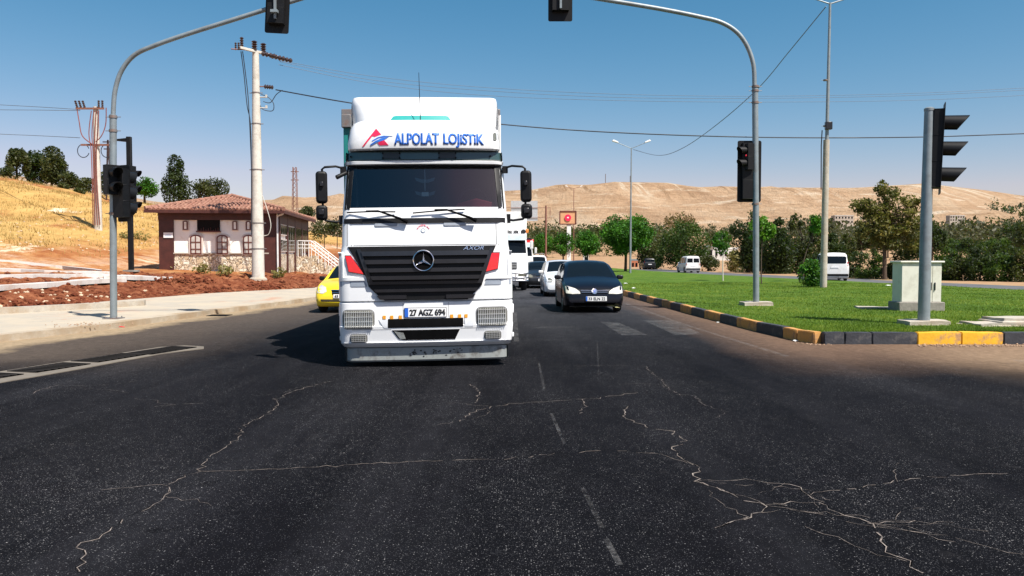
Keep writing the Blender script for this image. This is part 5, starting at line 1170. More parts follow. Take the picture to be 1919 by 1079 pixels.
# ============================================================ power poles and wires
def insul(mb_, p, d, L=.35, r=.075):
    p = Vector(p); d = Vector(d).normalized(); pts = []; rs = []
    for k in range(9): pts.append(p + d * (L * k / 8)); rs.append(r if k % 2 else r * .45)
    mb_.tube(pts, rs, 8)
hb = hitt(484, 524); dH = hb.y; zT = atd(482, 97, dH).z - hb.z
H = thing('utility_pole', 'thick pale concrete utility pole in front of the tiled house', 'utility pole', hb)
MB().tube([(0, 0, -.3), (0, 0, .05), (0, 0, zT)], [.36, .31, .155], 18).build('pole', conc_pole, H, smooth=50)
MB().lathe([(.48, -.3), (.42, .06), (.33, .12)], 14).build('footing', concrete, H, smooth=40)
for py in (174, 232, 318, 418, 466): 
    z_ = atd(482, py, dH).z - hb.z; r_ = .31 + (.155 - .31) * z_ / zT
    c_ = MB(); c_.lathe([(r_ + .012, -.03), (r_ + .012, .03)], 18); c_.tube([(-r_ - .14, 0, 0), (r_ + .14, 0, 0)], .022, 6); c_.build('clamp', steel_dark, H, loc=(0, 0, z_))
e1, e2 = Vector((-.50, -.8, zT + .02)), Vector((.78, .95, zT - .02))
mb = MB(); mb.box((0, 0, 0), ((e2 - e1).length, .12, .12), None); o = mb.build('crossarm', conc_pole, H, bevel=.01, loc=(e1 + e2) / 2); o.rotation_euler = (0, 0, math.atan2(e2.y - e1.y, e2.x - e1.x))
for t, dirv in ((.05, (0, 0, 1)), (.38, (0, 0, 1)), (.62, (0, 0, 1))):
    mb = MB(); insul(mb, e1.lerp(e2, t) + Vector((0, 0, .05)), dirv, .45, .15 if t > .3 else .10); mb.build('insulator', porcelain, H, smooth=40)
for k, t in enumerate((.55, .80, 1.0)):
    mb = MB(); insul(mb, e1.lerp(e2, t) + Vector((.05, -.05, -.05)), (1, -.1, -.22), .75, .13); mb.build('insulator', porcelain, H, smooth=40)
for x_ in (-.70, -.56): 
    mb = MB(); insul(mb, (x_, -.8, zT - .12), (0, 0, 1), .36, .06); mb.build('insulator', porcelain, H, smooth=40)
mb = MB(); mb.tube([(-.85, -1, zT - .12), (-.35, -.6, zT - .05)], .03, 6); mb.build('side_bracket', rust, H)
z_ = atd(482, 162, dH).z - hb.z; mb = MB(); mb.tube([(.1, 0, z_), (.4, 0, z_)], .03, 6); mb.build('bracket', rust, H); mb = MB(); insul(mb, (.4, 0, z_), (1, 0, -.1), .45, .12); mb.build('insulator', porcelain, H)
for py in (182, 202):
    z_ = atd(482, py, dH).z - hb.z; mb = MB(); mb.tube([(.1, 0, z_), (.55, 0, z_)], .03, 6); mb.box((.5, 0, z_ + .05), (.08, .08, .14)); mb.build('bracket', conc_pole, H)
for dx, yb in ((-.40, 250), (-.32, 320)):
    mb = MB(); mb.tube(bez([(dx - .15, -.5, zT - .1), (dx - .08, -.3, zT - 1.2), (dx - .02, -.1, zT - 2.6), (-.26, -.05, atd(0, yb, dH).z - hb.z), (-.27, -.12, atd(0, 440, dH).z - hb.z)]), .022, 6); mb.build('down_cable', wire_m, H, smooth=60)
mb = MB(); zz_ = atd(482, 190, dH).z - hb.z; mb.tube(bez([(.25, 0, zz_ + .35), (.6, 0, zz_ + .2), (.85, 0, zz_ - .1), (.8, 0, zz_ - .45), (.35, 0, zz_ - .4), (.2, 0, zz_ - .2)]), .02, 6); mb.tube(bez([(.35, 0, zz_), (.7, 0, zz_ - .05), (1.0, 0, zz_ + .35), (1.3, 0, zz_ + .55)]), .02, 6); mb.build('cable_loop', wire_m, H, smooth=60)
mb = MB(); z_ = atd(482, 400, dH).z - hb.z; mb.tube(bez([(.25, 0, z_ + .9), (.45, 0, z_ + .3), (.65, 0, z_ - .5), (.55, 0, z_ - 1.0), (.3, 0, z_ - 1.1)]), .018, 6); mb.build('cable_loop', conc_pole, H, smooth=60)
# J: pale pole with red cables on the hill
jb = hitt(184, 430); dJ = jb.y; zJ = atd(184, 200, dJ).z - jb.z
J = thing('utility_pole', 'slim pole wrapped in red cables standing on the golden hillside', 'utility pole', jb)
MB().tube([(0, 0, -.5), (0, 0, zJ)], [.27, .17], 12).build('pole', conc_pole, J, smooth=50)
for k in range(4):
    x_ = -.22 + .12 * k; mb = MB(); mb.tube(bez([(x_ * 1.4 + .1, -.2, zJ - .3), (x_ * 1.7, -.25, zJ - 1.8), (x_, -.3, zJ - 3.0), (x_ * .9, -.28, zJ * .4), (x_ * 1.3 + .1, -.3, .3)]), .032, 6); mb.build('red_cable', redcable, J, smooth=60)
for z_, L in ((zJ - .15, 1.5), (zJ - 2.6, 1.5)):
    mb = MB(); mb.box((-.3 if z_ > zJ - 1 else 0, -.2, z_), (1.9, .1, .12)); mb.build('crossarm', rust, J)
for x_ in (-1.15, -.9, -.65, .3, .55):
    mb = MB(); insul(mb, (x_, -.2, zJ - .1), (0 if x_ > 0 else -.3, 0, 1), .5, .09); mb.build('insulator', porcelain, J)
for s in (-1, 1):
    mb = MB(); mb.tube([(s * .8 + .40 * math.cos(a), -.2, zJ - 3.0 + .45 * math.sin(a)) for a in [R(20 + 20 * k) for k in range(17)]], .03, 6); mb.build('cable_loop', wire_m, J, smooth=60)
mb = MB(); mb.tube(bez([(-1.2, -.2, zJ), (-1.05, -.2, zJ - 1), (-.8, -.3, zJ - 2), (-.1, -.3, zJ - 2.6)]), .035, 6); mb.tube(bez([(.8, -.2, zJ - .1), (.75, -.2, zJ - 1.2), (.5, -.3, zJ - 2), (.1, -.3, zJ - 2.4)]), .035, 6); mb.build('cable_loop', redcable, J, smooth=60)
# thin dark pole and lattice mast
q0 = hitt(204, 376); q0 = atd(204, 376, 80); q0.z = hhill(q0.x, q0.y); T = thing('wooden_pole', 'thin dark double pole on the hill right behind the left grey mast', 'utility pole', q0)
h_ = atd(204, 262, 80).z - q0.z
mb = MB(); mb.tube([(-.25, 0, 0), (0, 0, h_)], .09, 6); mb.build('pole', porcelain, T); mb = MB(); mb.tube([(.3, 0, 0), (.02, 0, h_)], .09, 6); mb.build('pole', porcelain, T); mb = MB(); mb.box((0, 0, h_ - .2), (1.0, .1, .1)); mb.box((0, 0, h_ - .9), (.8, .1, .1)); mb.build('crossarm', porcelain, T)
q0 = atd(553, 392, 170); q0.z = hhill(q0.x, q0.y) - 1; T = thing('lattice_tower', 'rusty lattice tower rising behind the tiled house', 'tower', q0); h_ = atd(553, 313, 170).z - q0.z
mb = MB(); nn_ = 14
for k in range(nn_):
    a_, b__ = k / nn_, (k + 1) / nn_; wa, wb_ = .6 - .28 * a_, .6 - .28 * b__
    for sx, sy_ in ((-1, -1), (1, -1), (1, 1), (-1, 1)): mb.tube([(sx * wa, sy_ * wa, h_ * a_), (sx * wb_, sy_ * wb_, h_ * b__)], .07, 4); 
    mb.tube([(-wa, -wa, h_ * a_), (wb_, -wb_, h_ * b__)], .045, 4); mb.tube([(wa, -wa, h_ * a_), (-wb_, -wb_, h_ * b__)], .045, 4)
mb.build('lattice', rust, T)
for z_ in (h_ * .93, h_ * .8): MB().box((0, 0, z_), (1.7, .15, .15)).build('crossarm', rust, T)
def wire(name, label, pts, r, mat, grp='overhead wires'):
    mb = MB(); P = bez([atd(*p) for p in pts], 8); o0 = P[0].copy(); mb.tube([p - o0 for p in P], r, 6); o = mb.build(name, mat, smooth=60, loc=o0); tag(o, label, 'cable', grp); return o
wire('power_cable', 'thick black cable from the concrete pole sagging behind the truck to the right edge', [(517, 168, dH + .3), (640, 190, 38), (800, 214, 39), (943, 233, 39.5), (1150, 248, 40), (1420, 257, 41), (1700, 257, 42), (1925, 250, 43), (2100, 244, 44)], .030, wire_m)
for k, (pts, lb) in enumerate((([(523, 113, dH + 1.5), (700, 143, 42), (900, 163, 43), (1150, 176, 44), (1420, 180, 46), (1700, 175, 48), (1930, 164, 50), (2100, 154, 52)], 'highest of the thin wires crossing the sky to the right'),
                               ([(524, 115, dH + 1), (700, 150, 42), (900, 169, 43), (1150, 182, 44), (1420, 184, 46), (1700, 179, 48), (1930, 168, 50), (2100, 158, 52)], 'middle one of the thin wires crossing the sky to the right'),
                               ([(522, 121, dH + .5), (700, 156, 42), (900, 178, 43), (1150, 188, 44), (1420, 191, 46), (1700, 188, 48), (1930, 178, 50), (2100, 168, 52)], 'lowest of the thin wires crossing the sky to the right'))):
    wire('power_line', lb, pts, .012, wire_g)
wire('power_cable', 'slanting cable from the tall lamp post down past the right curved mast', [(1548, 12, dE), (1480, 95, dE + 4), (1420, 166, dE + 8), (1345, 232, dE + 14), (1280, 277, dE + 22), (1235, 291, dE + 28), (1187, 280, dE + 34.5)], .022, wire_g)
for k, (pts, lb) in enumerate((([(150, 205, dJ), (70, 200, dJ + 3), (-20, 195, dJ + 6), (-120, 188, dJ + 9)], 'upper thin wire leaving the frame at left from the red cabled pole'),
                               ([(150, 207, dJ), (70, 206, dJ + 3), (-20, 205, dJ + 6), (-120, 200, dJ + 9)], 'second thin wire leaving the frame at left from the red cabled pole'),
                               ([(150, 258, dJ), (70, 254, dJ + 3), (-20, 250, dJ + 6), (-120, 243, dJ + 9)], 'low thin wire leaving the frame at left from the lower crossarm'))): wire('power_line', lb, pts, .02, wire_g)
wire('power_line', 'short wire between the red cabled pole and the concrete pole side', [(515, 172, dH + .2), (600, 184, 40), (800, 216, 44), (1160, 252, 60), (1172, 250, 62)], .008, wire_g) if False else None

# ============================================================ the tiled house
HO = Vector((-12.55, 42.8, 0)); HR = R(5.4)
HS = thing('house', 'small tiled roof house with brown timber corners, white plaster and stone base', 'house', (HO.x, HO.y, 0), HR)
WX, DY, ZE, ZS = -6.15, 9.6, 4.12, 1.83
hx = lambda px: (px - 513) / 35.0
hz = lambda py: 1.55 + (485 - py) / 35.0
MB().box((WX / 2, DY / 2, (3.9 + ZS) / 2), (-WX - .08, DY - .08, 3.9 - ZS)).build('wall', plaster, HS)
stm, n, b = nodes('rubble_stone'); ov = objvec(n); v = n.nodes.new('ShaderNodeTexVoronoi'); v.inputs['Scale'].default_value = 3.6; v.feature = 'F1'
wv = n.nodes.new('ShaderNodeVectorMath'); wv.operation = 'ADD'; n.links.new(ov, wv.inputs[0]); nz_ = n.nodes.new('ShaderNodeTexNoise'); nz_.inputs['Scale'].default_value = 3; n.links.new(ov, nz_.inputs['Vector']); n.links.new(nz_.outputs['Color'], wv.inputs[1]); n.links.new(wv.outputs[0], v.inputs['Vector'])
sc_ = n.nodes.new('ShaderNodeSeparateColor'); n.links.new(v.outputs['Color'], sc_.inputs[0]); c = ramp(n, sc_.outputs[0], [(.1, (.52, .40, .26)), (.5, (.72, .60, .44)), (.9, (.80, .73, .6))])
v2 = n.nodes.new('ShaderNodeTexVoronoi'); v2.inputs['Scale'].default_value = 3.6; v2.feature = 'DISTANCE_TO_EDGE'; n.links.new(wv.outputs[0], v2.inputs['Vector']); e_ = mrange(n, v2.outputs['Distance'], .0, .06); c = mix(n, e_, (.22, .15, .10), c)
n.links.new(c, b.inputs[0]); b.inputs['Roughness'].default_value = .9; bump(n, b, mrange(n, v2.outputs['Distance'], 0, .12), .9, .05)
MB().box((WX / 2, DY / 2, (ZS - 1.0) / 2 + .0), (-WX, DY, ZS + 1.0)).build('stone_base', stm, HS)
mb = MB(); mb.box((WX / 2 + .1, -.02, ZS + .02), (-WX - 1.2, .10, .07)); mb.build('string_course', stoneb, HS)
for a_, b__ in ((296.5, 323), (487, 514)): mb = MB(); mb.box(((hx(a_) + hx(b__)) / 2, .02, 2.0), (hx(b__) - hx(a_), .16, 4.0)); mb.build('corner_timber', timber, HS, bevel=.01)
mb = MB(); mb.box((WX / 2, -.025, 3.88), (-WX + .1, .14, .52)); mb.build('timber_band', timber, HS)
for y_ in (.15, 2.35, 4.8, 7.2, 9.45): MB().box((.0, y_, 2.1), (.16, .26, 3.9)).build('side_post', timber, HS, bevel=.01)
MB().box((.01, DY / 2, 3.75), (.12, DY, .6)).build('side_band', timber, HS)
def arch(cx, z0, z1, w_, n_=8):
    r_ = w_ / 2; zc = z1 - r_ * .55; return [(cx - r_, z0), (cx + r_, z0)] + [(cx + r_ * math.cos(math.pi * k / n_), zc + r_ * .55 * math.sin(math.pi * k / n_)) for k in range(n_ + 1)]
for pa, pb, za, zb_ in ((353, 373, 440, 476), (400.5, 421, 440, 476), (448.5, 469, 440, 476)):
    cx_ = (hx(pa) + hx(pb)) / 2; w_ = hx(pb) - hx(pa); z1, z0 = hz(za), hz(zb_)
    W_ = MB().prism(arch(cx_, z0 - .05, z1 + .08, w_ + .16), 'y', -.045, .05).build('window', winpale, HS)
    MB().prism(arch(cx_, z0, z1, w_), 'y', -.085, -.046).build('frame', winfr, W_); MB().prism(arch(cx_, z0 + .06, z1 - .07, w_ - .13), 'y', -.092, -.086).build('curtain', curtain_w, W_)
    mb = MB(); mb.box((cx_, -.105, (z0 + z1) / 2), (.05, .02, z1 - z0 - .1))
    for t in (.26, .62): mb.box((cx_, -.107, z0 + (z1 - z0) * t), (w_ - .08, .02, .045))
    mb.build('glazing_bar', winfr, W_)
for px in (344.5, 434, 458.5):
    cx_ = hx(px); z1, z0 = hz(414), hz(432); W_ = MB().prism(arch(cx_, z0, z1 + .02, .34), 'y', -.045, .05).build('window', winpale, HS); MB().prism(arch(cx_, z0 + .03, z1, .26), 'y', -.06, -.046).build('frame', winfr, W_); MB().prism(arch(cx_, z0 + .08, z1 - .06, .12), 'y', -.07, -.061).build('pane', plaster, W_)
W_ = MB().box((hx(386), -.0, hz(423)), (1.16, .12, .66)).build('opening', room_dark, HS); MB().box((hx(386), -.05, hz(434)), (1.26, .14, .07)).build('sill', winfr, W_)
mb = MB()
for k in range(9): mb.tube([(hx(386) - .5 + k * .125, -.075, hz(434)), (hx(386) - .5 + k * .125, -.075, hz(430) + .05 * (k % 3))], .012, 4)
mb.build('grille', winfr, W_)
MB().box((hx(314), -.09, hz(441)), (.48, .03, .28)).build('name_plate', plate_w, HS)
sdm = MB().box((hx(314), -.108, hz(441)), (.32, .004, .05)).build('name_plate_stripe', M('pale_blue', (.35, .45, .6), .6), HS)
# side wall glazing (bays), seen under the eaves
for ya, yb, rows in ((.35, 2.15, ((2.85, 3.45), (1.95, 2.65))), (2.6, 4.6, ((1.95, 3.45),)), (5.0, 7.0, ((1.7, 3.45),)), (7.4, 9.3, ((1.95, 3.45),))):
    for z0, z1 in rows:
        W_ = MB().box((.0, (ya + yb) / 2, (z0 + z1) / 2), (.10, yb - ya, z1 - z0)).build('window', winpale if z1 - z0 < 1 or ya < 4.9 else winfr, HS)
        nw = 3
        for k in range(nw):
            y0 = ya + (yb - ya) * k / nw; y1 = ya + (yb - ya) * (k + 1) / nw; MB().box((.055, (y0 + y1) / 2, (z0 + z1) / 2), (.012, y1 - y0 - .10, z1 - z0 - .12)).build('pane', carglass, W_)
# stair with railing
mb = MB()
for k in range(8): mb.box((.95 + .26 * k, 6.2, (1.75 - .2 * k) / 2 - .2), (.27, 1.5, 1.75 - .2 * k + .4))
mb.box((.45, 6.0, .65), (.9, 2.2, 2.1)); mb.build('stair', stm, HS)
mb = MB()
for y_ in (5.4, 6.95):
    mb.tube([(.1, y_, 2.65), (.85, y_, 2.65), (2.95, y_, 1.0)], .03, 6); mb.tube([(.1, y_, 2.2), (.85, y_, 2.2), (2.95, y_, .55)], .025, 6); mb.tube([(.1, y_, 2.42), (.85, y_, 2.42), (2.95, y_, .78)], .02, 6)
    for k in range(8): x_ = .1 + .4 * k; zt_ = 2.65 - max(0, x_ - .85) * .786; mb.tube([(x_, y_, zt_ - 1.0), (x_, y_, zt_)], .025, 6)
mb.build('railing', white_metal, HS)
mb = MB(); mb.tube(bez([(.3, -.45, ZE + .02), (.32, -.45, 3.95), (.02, -.2, 3.85), (-.03, -.12, 3.7), (-.03, -.12, .5)]), .05, 8); mb.build('downpipe', white_old, HS, smooth=60)
# hip roof with tile ribs
ox = .52; x0, x1, y0, y1 = WX - ox, ox - .12, -.62, DY + .6; ze = 4.13; rise = .96; half = (x1 - x0) / 2; cxr = (x0 + x1) / 2; ra, rb_ = y0 + half, y1 - half
pk = [Vector((cxr, ra, ze + rise)), Vector((cxr, rb_, ze + rise))]; cs = [Vector((x0, y0, ze)), Vector((x1, y0, ze)), Vector((x1, y1, ze)), Vector((x0, y1, ze))]
mb = MB(); mb.add(cs + pk + [c_ - Vector((0, 0, .09)) for c_ in cs], [(0, 1, 4), (1, 2, 5, 4), (2, 3, 5), (3, 0, 4, 5), (6, 7, 1, 0), (7, 8, 2, 1), (8, 9, 3, 2), (9, 6, 0, 3), (6, 9, 8, 7)]); rf = mb.build('roof', timber, HS)
mb = MB(); sp_ = .21
def rib(p, q):
    L = (q - p).length; k = max(1, int(L / .36)); pts = []; rs = []
    for i in range(k):
        pts += [p.lerp(q, i / k), p.lerp(q, (i + .97) / k)]; rs += [.092, .070]
    pts[0] = p - (q - p).normalized() * .05; mb.tube([v + Vector((random.uniform(-.008, .008), 0, .012 + random.uniform(-.006, .006))) for v in pts], rs, 7)
k = int((x1 - x0) / sp_)
for i in range(k + 1):
    x_ = x0 + .06 + (x1 - x0 - .12) * i / k; t = 1 - abs(x_ - cxr) / half
    if t > .03: rib(Vector((x_, y0, ze)), Vector((x_, y0 + half * t, ze + rise * t))); rib(Vector((x_, y1, ze)), Vector((x_, y1 - half * t, ze + rise * t)))
k = int((y1 - y0) / sp_)
for i in range(k + 1):
    y_ = y0 + .06 + (y1 - y0 - .12) * i / k; t = min(1, (y_ - y0) / half, (y1 - y_) / half)
    if t > .03:
        for s, xe in ((1, x1), (-1, x0)): rib(Vector((xe, y_, ze)), Vector((xe - s * half * t, y_, ze + rise * t)))
for a_, b__ in ((cs[0], pk[0]), (cs[1], pk[0]), (cs[2], pk[1]), (cs[3], pk[1]), (pk[0], pk[1])):
    L = (b__ - a_).length; kk = int(L / .33); pts = []; rs = []
    for i in range(kk): pts += [a_.lerp(b__, i / kk) + Vector((0, 0, .07)), a_.lerp(b__, (i + .95) / kk) + Vector((0, 0, .07))]; rs += [.12, .095]
    mb.tube(pts, rs, 8)
mb.build('tiles', tile, rf, smooth=40)
mb = MB(); mb.box(((x0 + x1) / 2, y0 - .03, ze - .10), (x1 - x0 + .1, .05, .15)); mb.box((x1 + .03, (y0 + y1) / 2, ze - .10), (.05, y1 - y0, .15)); mb.build('fascia', timber, HS)

# red soil clods and mounds along the pavement
mb = MB(); rq = random.Random(11)
def blob_(mb_, p, r):
    o = len(mb_.v); ph = [(0, 0, 1)] + [(math.cos(a), math.sin(a), .35) for a in [k * 1.2566 for k in range(5)]] + [(math.cos(a + .6), math.sin(a + .6), -.5) for a in [k * 1.2566 for k in range(5)]]
    vs = [(p[0] + x * r * rq.uniform(.7, 1.3), p[1] + y * r * rq.uniform(.7, 1.3), p[2] + z * r * rq.uniform(.5, 1)) for x, y, z in ph]
    mb_.add(vs, [(0, 1 + k, 1 + (k + 1) % 5) for k in range(5)] + [(1 + k, 6 + k, 1 + (k + 1) % 5) for k in range(5)] + [(1 + (k + 1) % 5, 6 + k, 6 + (k + 1) % 5) for k in range(5)])
for i in range(3600):
    s = rq.random(); k = rq.randrange(1, 7); a_, b__ = LN[k], LN[k + 1]; x_, y_ = a_[0] + (b__[0] - a_[0]) * s, a_[1] + (b__[1] - a_[1]) * s
    x_ -= rq.random() ** 1.8 * 4; y_ += rq.random() * 2.5
    if dline(x_, y_) > .05 and dline(x_, y_) < 4.5: blob_(mb, (x_, y_, hhill(x_, y_)), rq.choice((.015, .02, .02, .03, .04, .05, .075)) * rq.uniform(.7, 1.3))
for px, py, w_, h_, k in ((330, 526, 60, 12, 130), (505, 540, 50, 9, 90), (560, 541, 40, 7, 60), (420, 545, 60, 6, 70), (120, 575, 120, 10, 140)):
    for i in range(k):
        p = hitt(px + rq.gauss(0, w_ * .45), py + rq.gauss(0, 3)); e = math.exp(-((rq.gauss(0, .7)) ** 2)); blob_(mb, (p.x, p.y, hhill(p.x, p.y) + rq.random() * h_ * .010), rq.uniform(.02, .09))
o = mb.build('soil_clods', clod, fix=False); tag(o, 'loose dark red soil clods heaped along the pavement', 'soil'); o['kind'] = 'stuff'
mb = MB()
for i in range(230):
    px, py = rq.uniform(-20, 330), rq.uniform(405, 470) if rq.random() < .5 else rq.uniform(545, 585); p = hitt(px, py)
    if p.y < 120 and dline(p.x, p.y) > .3: blob_(mb, (p.x, p.y, hhill(p.x, p.y)), rq.uniform(.02, .05) * (1 + p.y / 70))
o = mb.build('limestone_rubble', M('limestone', (.50, .38, .26), .9, 0, .15), fix=False); tag(o, 'pale limestone rubble scattered over the left slope', 'rubble'); o['kind'] = 'stuff'
# litter
def bit(px, py, s, mat, label, z=.004, name='litter'):
    s *= .75; p = at(px, py, z); mb = MB(); blob_(mb, (0, 0, s * .35), s); blob_(mb, (s * .7, s * .3, s * .15), s * .6); mb.v = [(v[0] * 1.5, v[1], v[2] * .6) for v in mb.v]; o = mb.build(name, mat, loc=(p.x, p.y, z)); tag(o, label, 'litter'); return o
bit(1491, 639, .055, litter_w, 'crumpled white cup in the gutter at the kerb corner'); bit(1370, 604, .045, litter_w, 'white paper scrap under the striped kerb side'); bit(227, 613, .05, litter_r, 'small red wrapper on the left pavement edge', .16)
bit(1172, 531, .09, litter_w, 'white scrap in the grass just right of the black hatchback', .2); bit(1187, 540, .08, litter_w, 'second white scrap in the grass right of the black hatchback', .2); bit(1373, 537, .07, litter_w, 'white scrap in the grass below the thin sapling', .2); bit(1345, 604, .03, litter_w, 'tiny white scrap on the road near the striped kerb'); bit(1664, 535, .10, litter_w, 'white scrap near the far edge of the grass', .2)
mb = MB()
for i in range(150):
    px = rq.uniform(1720, 1919); p = at(px, 646 + rq.uniform(-1, 4), 0.004); blob_(mb, (p.x, p.y, .01), rq.uniform(.006, .022))
for i in range(60):
    p = at(1500 + rq.uniform(-10, 60), 640 + rq.uniform(-2, 6), .004); blob_(mb, (p.x, p.y, .005), rq.uniform(.006, .02))
for i in range(60):
    p = at(170 + rq.gauss(0, 40), 622 + rq.gauss(0, 2.5), .0); blob_(mb, (p.x, p.y, .16), rq.uniform(.006, .02))
o = mb.build('gutter_debris', M('debris', (.34, .22, .14), .8, 0, .4, 40), fix=False); tag(o, 'crumbled stones and dry leaves along the kerb foot', 'debris'); o['kind'] = 'stuff'
# small drain hole in left pavement kerb
p = at(411, 591, 0); mb = MB(); mb.box((0, 0, .006), (.55, .5, .012)); o = mb.build('inlet_cover', black_matt, loc=(p.x, p.y, 0)); tag(o, 'dark square inlet cover at the left pavement edge', 'drain cover')
# ============================================================ vegetation
def leaves(blobs, n, size, clumps=26, flat=1.0, seed=0, gap=.28, droop=0):
    r = np.random.default_rng(seed); tot = sum(b_[3] * b_[4] * b_[5] for b_ in blobs) ; Vs = []; Ts = []
    for (cx, cy, cz, rx, ry, rz_) in blobs:
        k = max(6, int(n * (rx * ry * rz_) / tot)); nc = max(5, int(clumps * (rx * ry * rz_ / tot) ** .6 * 1.0))
        d = r.normal(size=(nc, 3)); d /= np.linalg.norm(d, axis=1)[:, None]; rad = r.uniform(.35, 1.0, nc) ** .6
        cc = d * rad[:, None]; idx = r.integers(0, nc, k); sg = r.uniform(.6, 1.3, nc) * gap
        p = cc[idx] + r.normal(size=(k, 3)) * sg[idx][:, None] * np.array([1, 1, flat])
        l = np.linalg.norm(p, axis=1); p *= np.minimum(1, 1.18 / np.maximum(l, 1e-6))[:, None]
        p = p * np.array([rx, ry, rz_]) + np.array([cx, cy, cz]); tn = r.uniform(0, 1, nc)[idx]
        Vs.append(p); Ts.append(tn)
    P = np.concatenate(Vs); T_ = np.concatenate(Ts); k = len(P)
    a = r.normal(size=(k, 3)); a /= np.linalg.norm(a, axis=1)[:, None]; b_ = np.cross(a, r.normal(size=(k, 3))); b_ /= np.linalg.norm(b_, axis=1)[:, None]
    s = (size * r.uniform(.55, 1.3, k))[:, None]; Q = np.empty((k, 4, 3)); Q[:, 0] = P - a * s; Q[:, 1] = P + b_ * s * .5; Q[:, 2] = P + a * s; Q[:, 3] = P - b_ * s * .5
    if droop: Q[:, 2, 2] -= size * droop
    return Q.reshape(-1, 3), np.arange(k * 4).reshape(k, 4), np.repeat(T_, 4)
def tree(name, label, cat, base, th, tr, blobs, n, size, mat, seed, group=None, limb=True, clumps=26, flat=1., gap=.28, droop=0, trunkmat=bark, lean=(0, 0)):
    T = thing(name, label, cat, base, 0, group); V_, F_, t_ = leaves(blobs, n, size, clumps, flat, seed, gap, droop)
    npmesh('crown', V_, F_, mat, T, t_)
    if th:
        rq = random.Random(seed); mb = MB(); top = Vector((lean[0], lean[1], th)); mid = Vector((lean[0] * .4 + rq.uniform(-.05, .05) * th * .3, lean[1] * .5, th * .5))
        mb.tube(bez([(0, 0, -.1), mid, top], 4), [tr * 1.25] + [tr * (1 - .35 * i / 8) for i in range(8)], 8)
        if limb:
            for b_ in blobs:
                c_ = Vector(b_[:3]); 
                for k in range(2 if len(blobs) > 3 else 4):
                    e = c_ + Vector((rq.uniform(-.6, .6) * b_[3], rq.uniform(-.6, .6) * b_[4], rq.uniform(-.3, .7) * b_[5])); m_ = top.lerp(e, .5) + Vector((0, 0, -.08 * b_[5])); mb.tube([top - Vector((0, 0, th * rq.uniform(0, .25))), m_, e], [tr * .5, tr * .3, tr * .1], 5, cap=False)
        mb.build('trunk', trunkmat, T, smooth=60)
    return T
def X_(px, d): return (px - 959.5) * d / F
def Zr(py, d): return atd(960, py, d).z
def blobpx(d, base, lst, dep=.8):
    """crown blobs given as pixel boxes (x0, y0, x1, y1) at distance d"""
    out = []
    for i, (x0_, y0_, x1_, y1_) in enumerate(lst):
        rx = (x1_ - x0_) / 2 * d / F; rz_ = (y1_ - y0_) / 2 * d / F; c_ = atd((x0_ + x1_) / 2, (y0_ + y1_) / 2, d); out.append((c_.x - base.x, (random.random() - .5) * rx * .6, c_.z - base.z, rx * .93, rx * dep, rz_ * .93))
    return out
# round clipped trees on the island
for i, (px, d, boxes, n_, sz, lb) in enumerate(((1172, 85, [(1122, 402, 1222, 477), (1126, 412, 1170, 470), (1175, 408, 1221, 470)], 20000, .13, 'large round clipped bright green tree behind the double armed lamp'),
        (1101, 125, [(1077, 430, 1124, 480), (1085, 434, 1124, 476)], 8000, .15, 'second round clipped tree along the island, beyond the largest one'),
        (1055, 150, [(1033, 434, 1078, 478), (1045, 437, 1078, 474)], 6000, .18, 'third round clipped tree along the island, under the red disc sign'),
        (1018, 180, [(1001, 436, 1037, 477)], 4500, .2, 'farthest round clipped tree along the island, by the gantry pole'))):
    b0 = Vector((X_(px, d), d, .2)); bl_ = blobpx(d, b0, boxes, 1.0); tree('clipped_tree', lb, 'tree', b0, bl_[0][2] - bl_[0][5] * .5, .16, bl_, n_, sz, leaf_green, 20 + i, 'round clipped trees on the island', clumps=90, gap=.13)
# saplings
b0 = at(1355, 527, .2); tree('sapling', 'thin sapling with pale stem and small round green crown', 'sapling', b0, Zr(470, b0.y) - .2, .035, blobpx(b0.y, b0, [(1338, 434, 1371, 474)], 1), 900, .09, leaf_green, 31, trunkmat=conc_pole, clumps=20)
b0 = at(1427, 533, .2); tree('sapling', 'bright lime green sapling crown showing behind the right curved mast', 'sapling', b0, Zr(450, b0.y) - .2, .035, blobpx(b0.y, b0, [(1402, 410, 1450, 450), (1412, 404, 1440, 430)], 1), 1100, .11, leaf_bright, 32, clumps=16)
b0 = at(1497, 528, .2); tree('sapling', 'leaning sapling with a green tuft left of the tall lamp post', 'sapling', b0, Zr(440, b0.y) - .2, .035, [(X_(1523, b0.y) - b0.x, 0, Zr(422, b0.y) - .2, .5, .5, .55)], 700, .10, leaf_green, 33, clumps=14, lean=(.75, 0))
b0 = at(1520, 537, .22); tree('bush', 'upright glossy bush at the foot of the tall lamp post', 'bush', b0, .5, .03, [(0, 0, .62, .52, .5, .62), (-.1, 0, .95, .3, .3, .35), (.2, 0, .3, .4, .4, .3)], 2200, .075, leaf_green, 34, clumps=30)
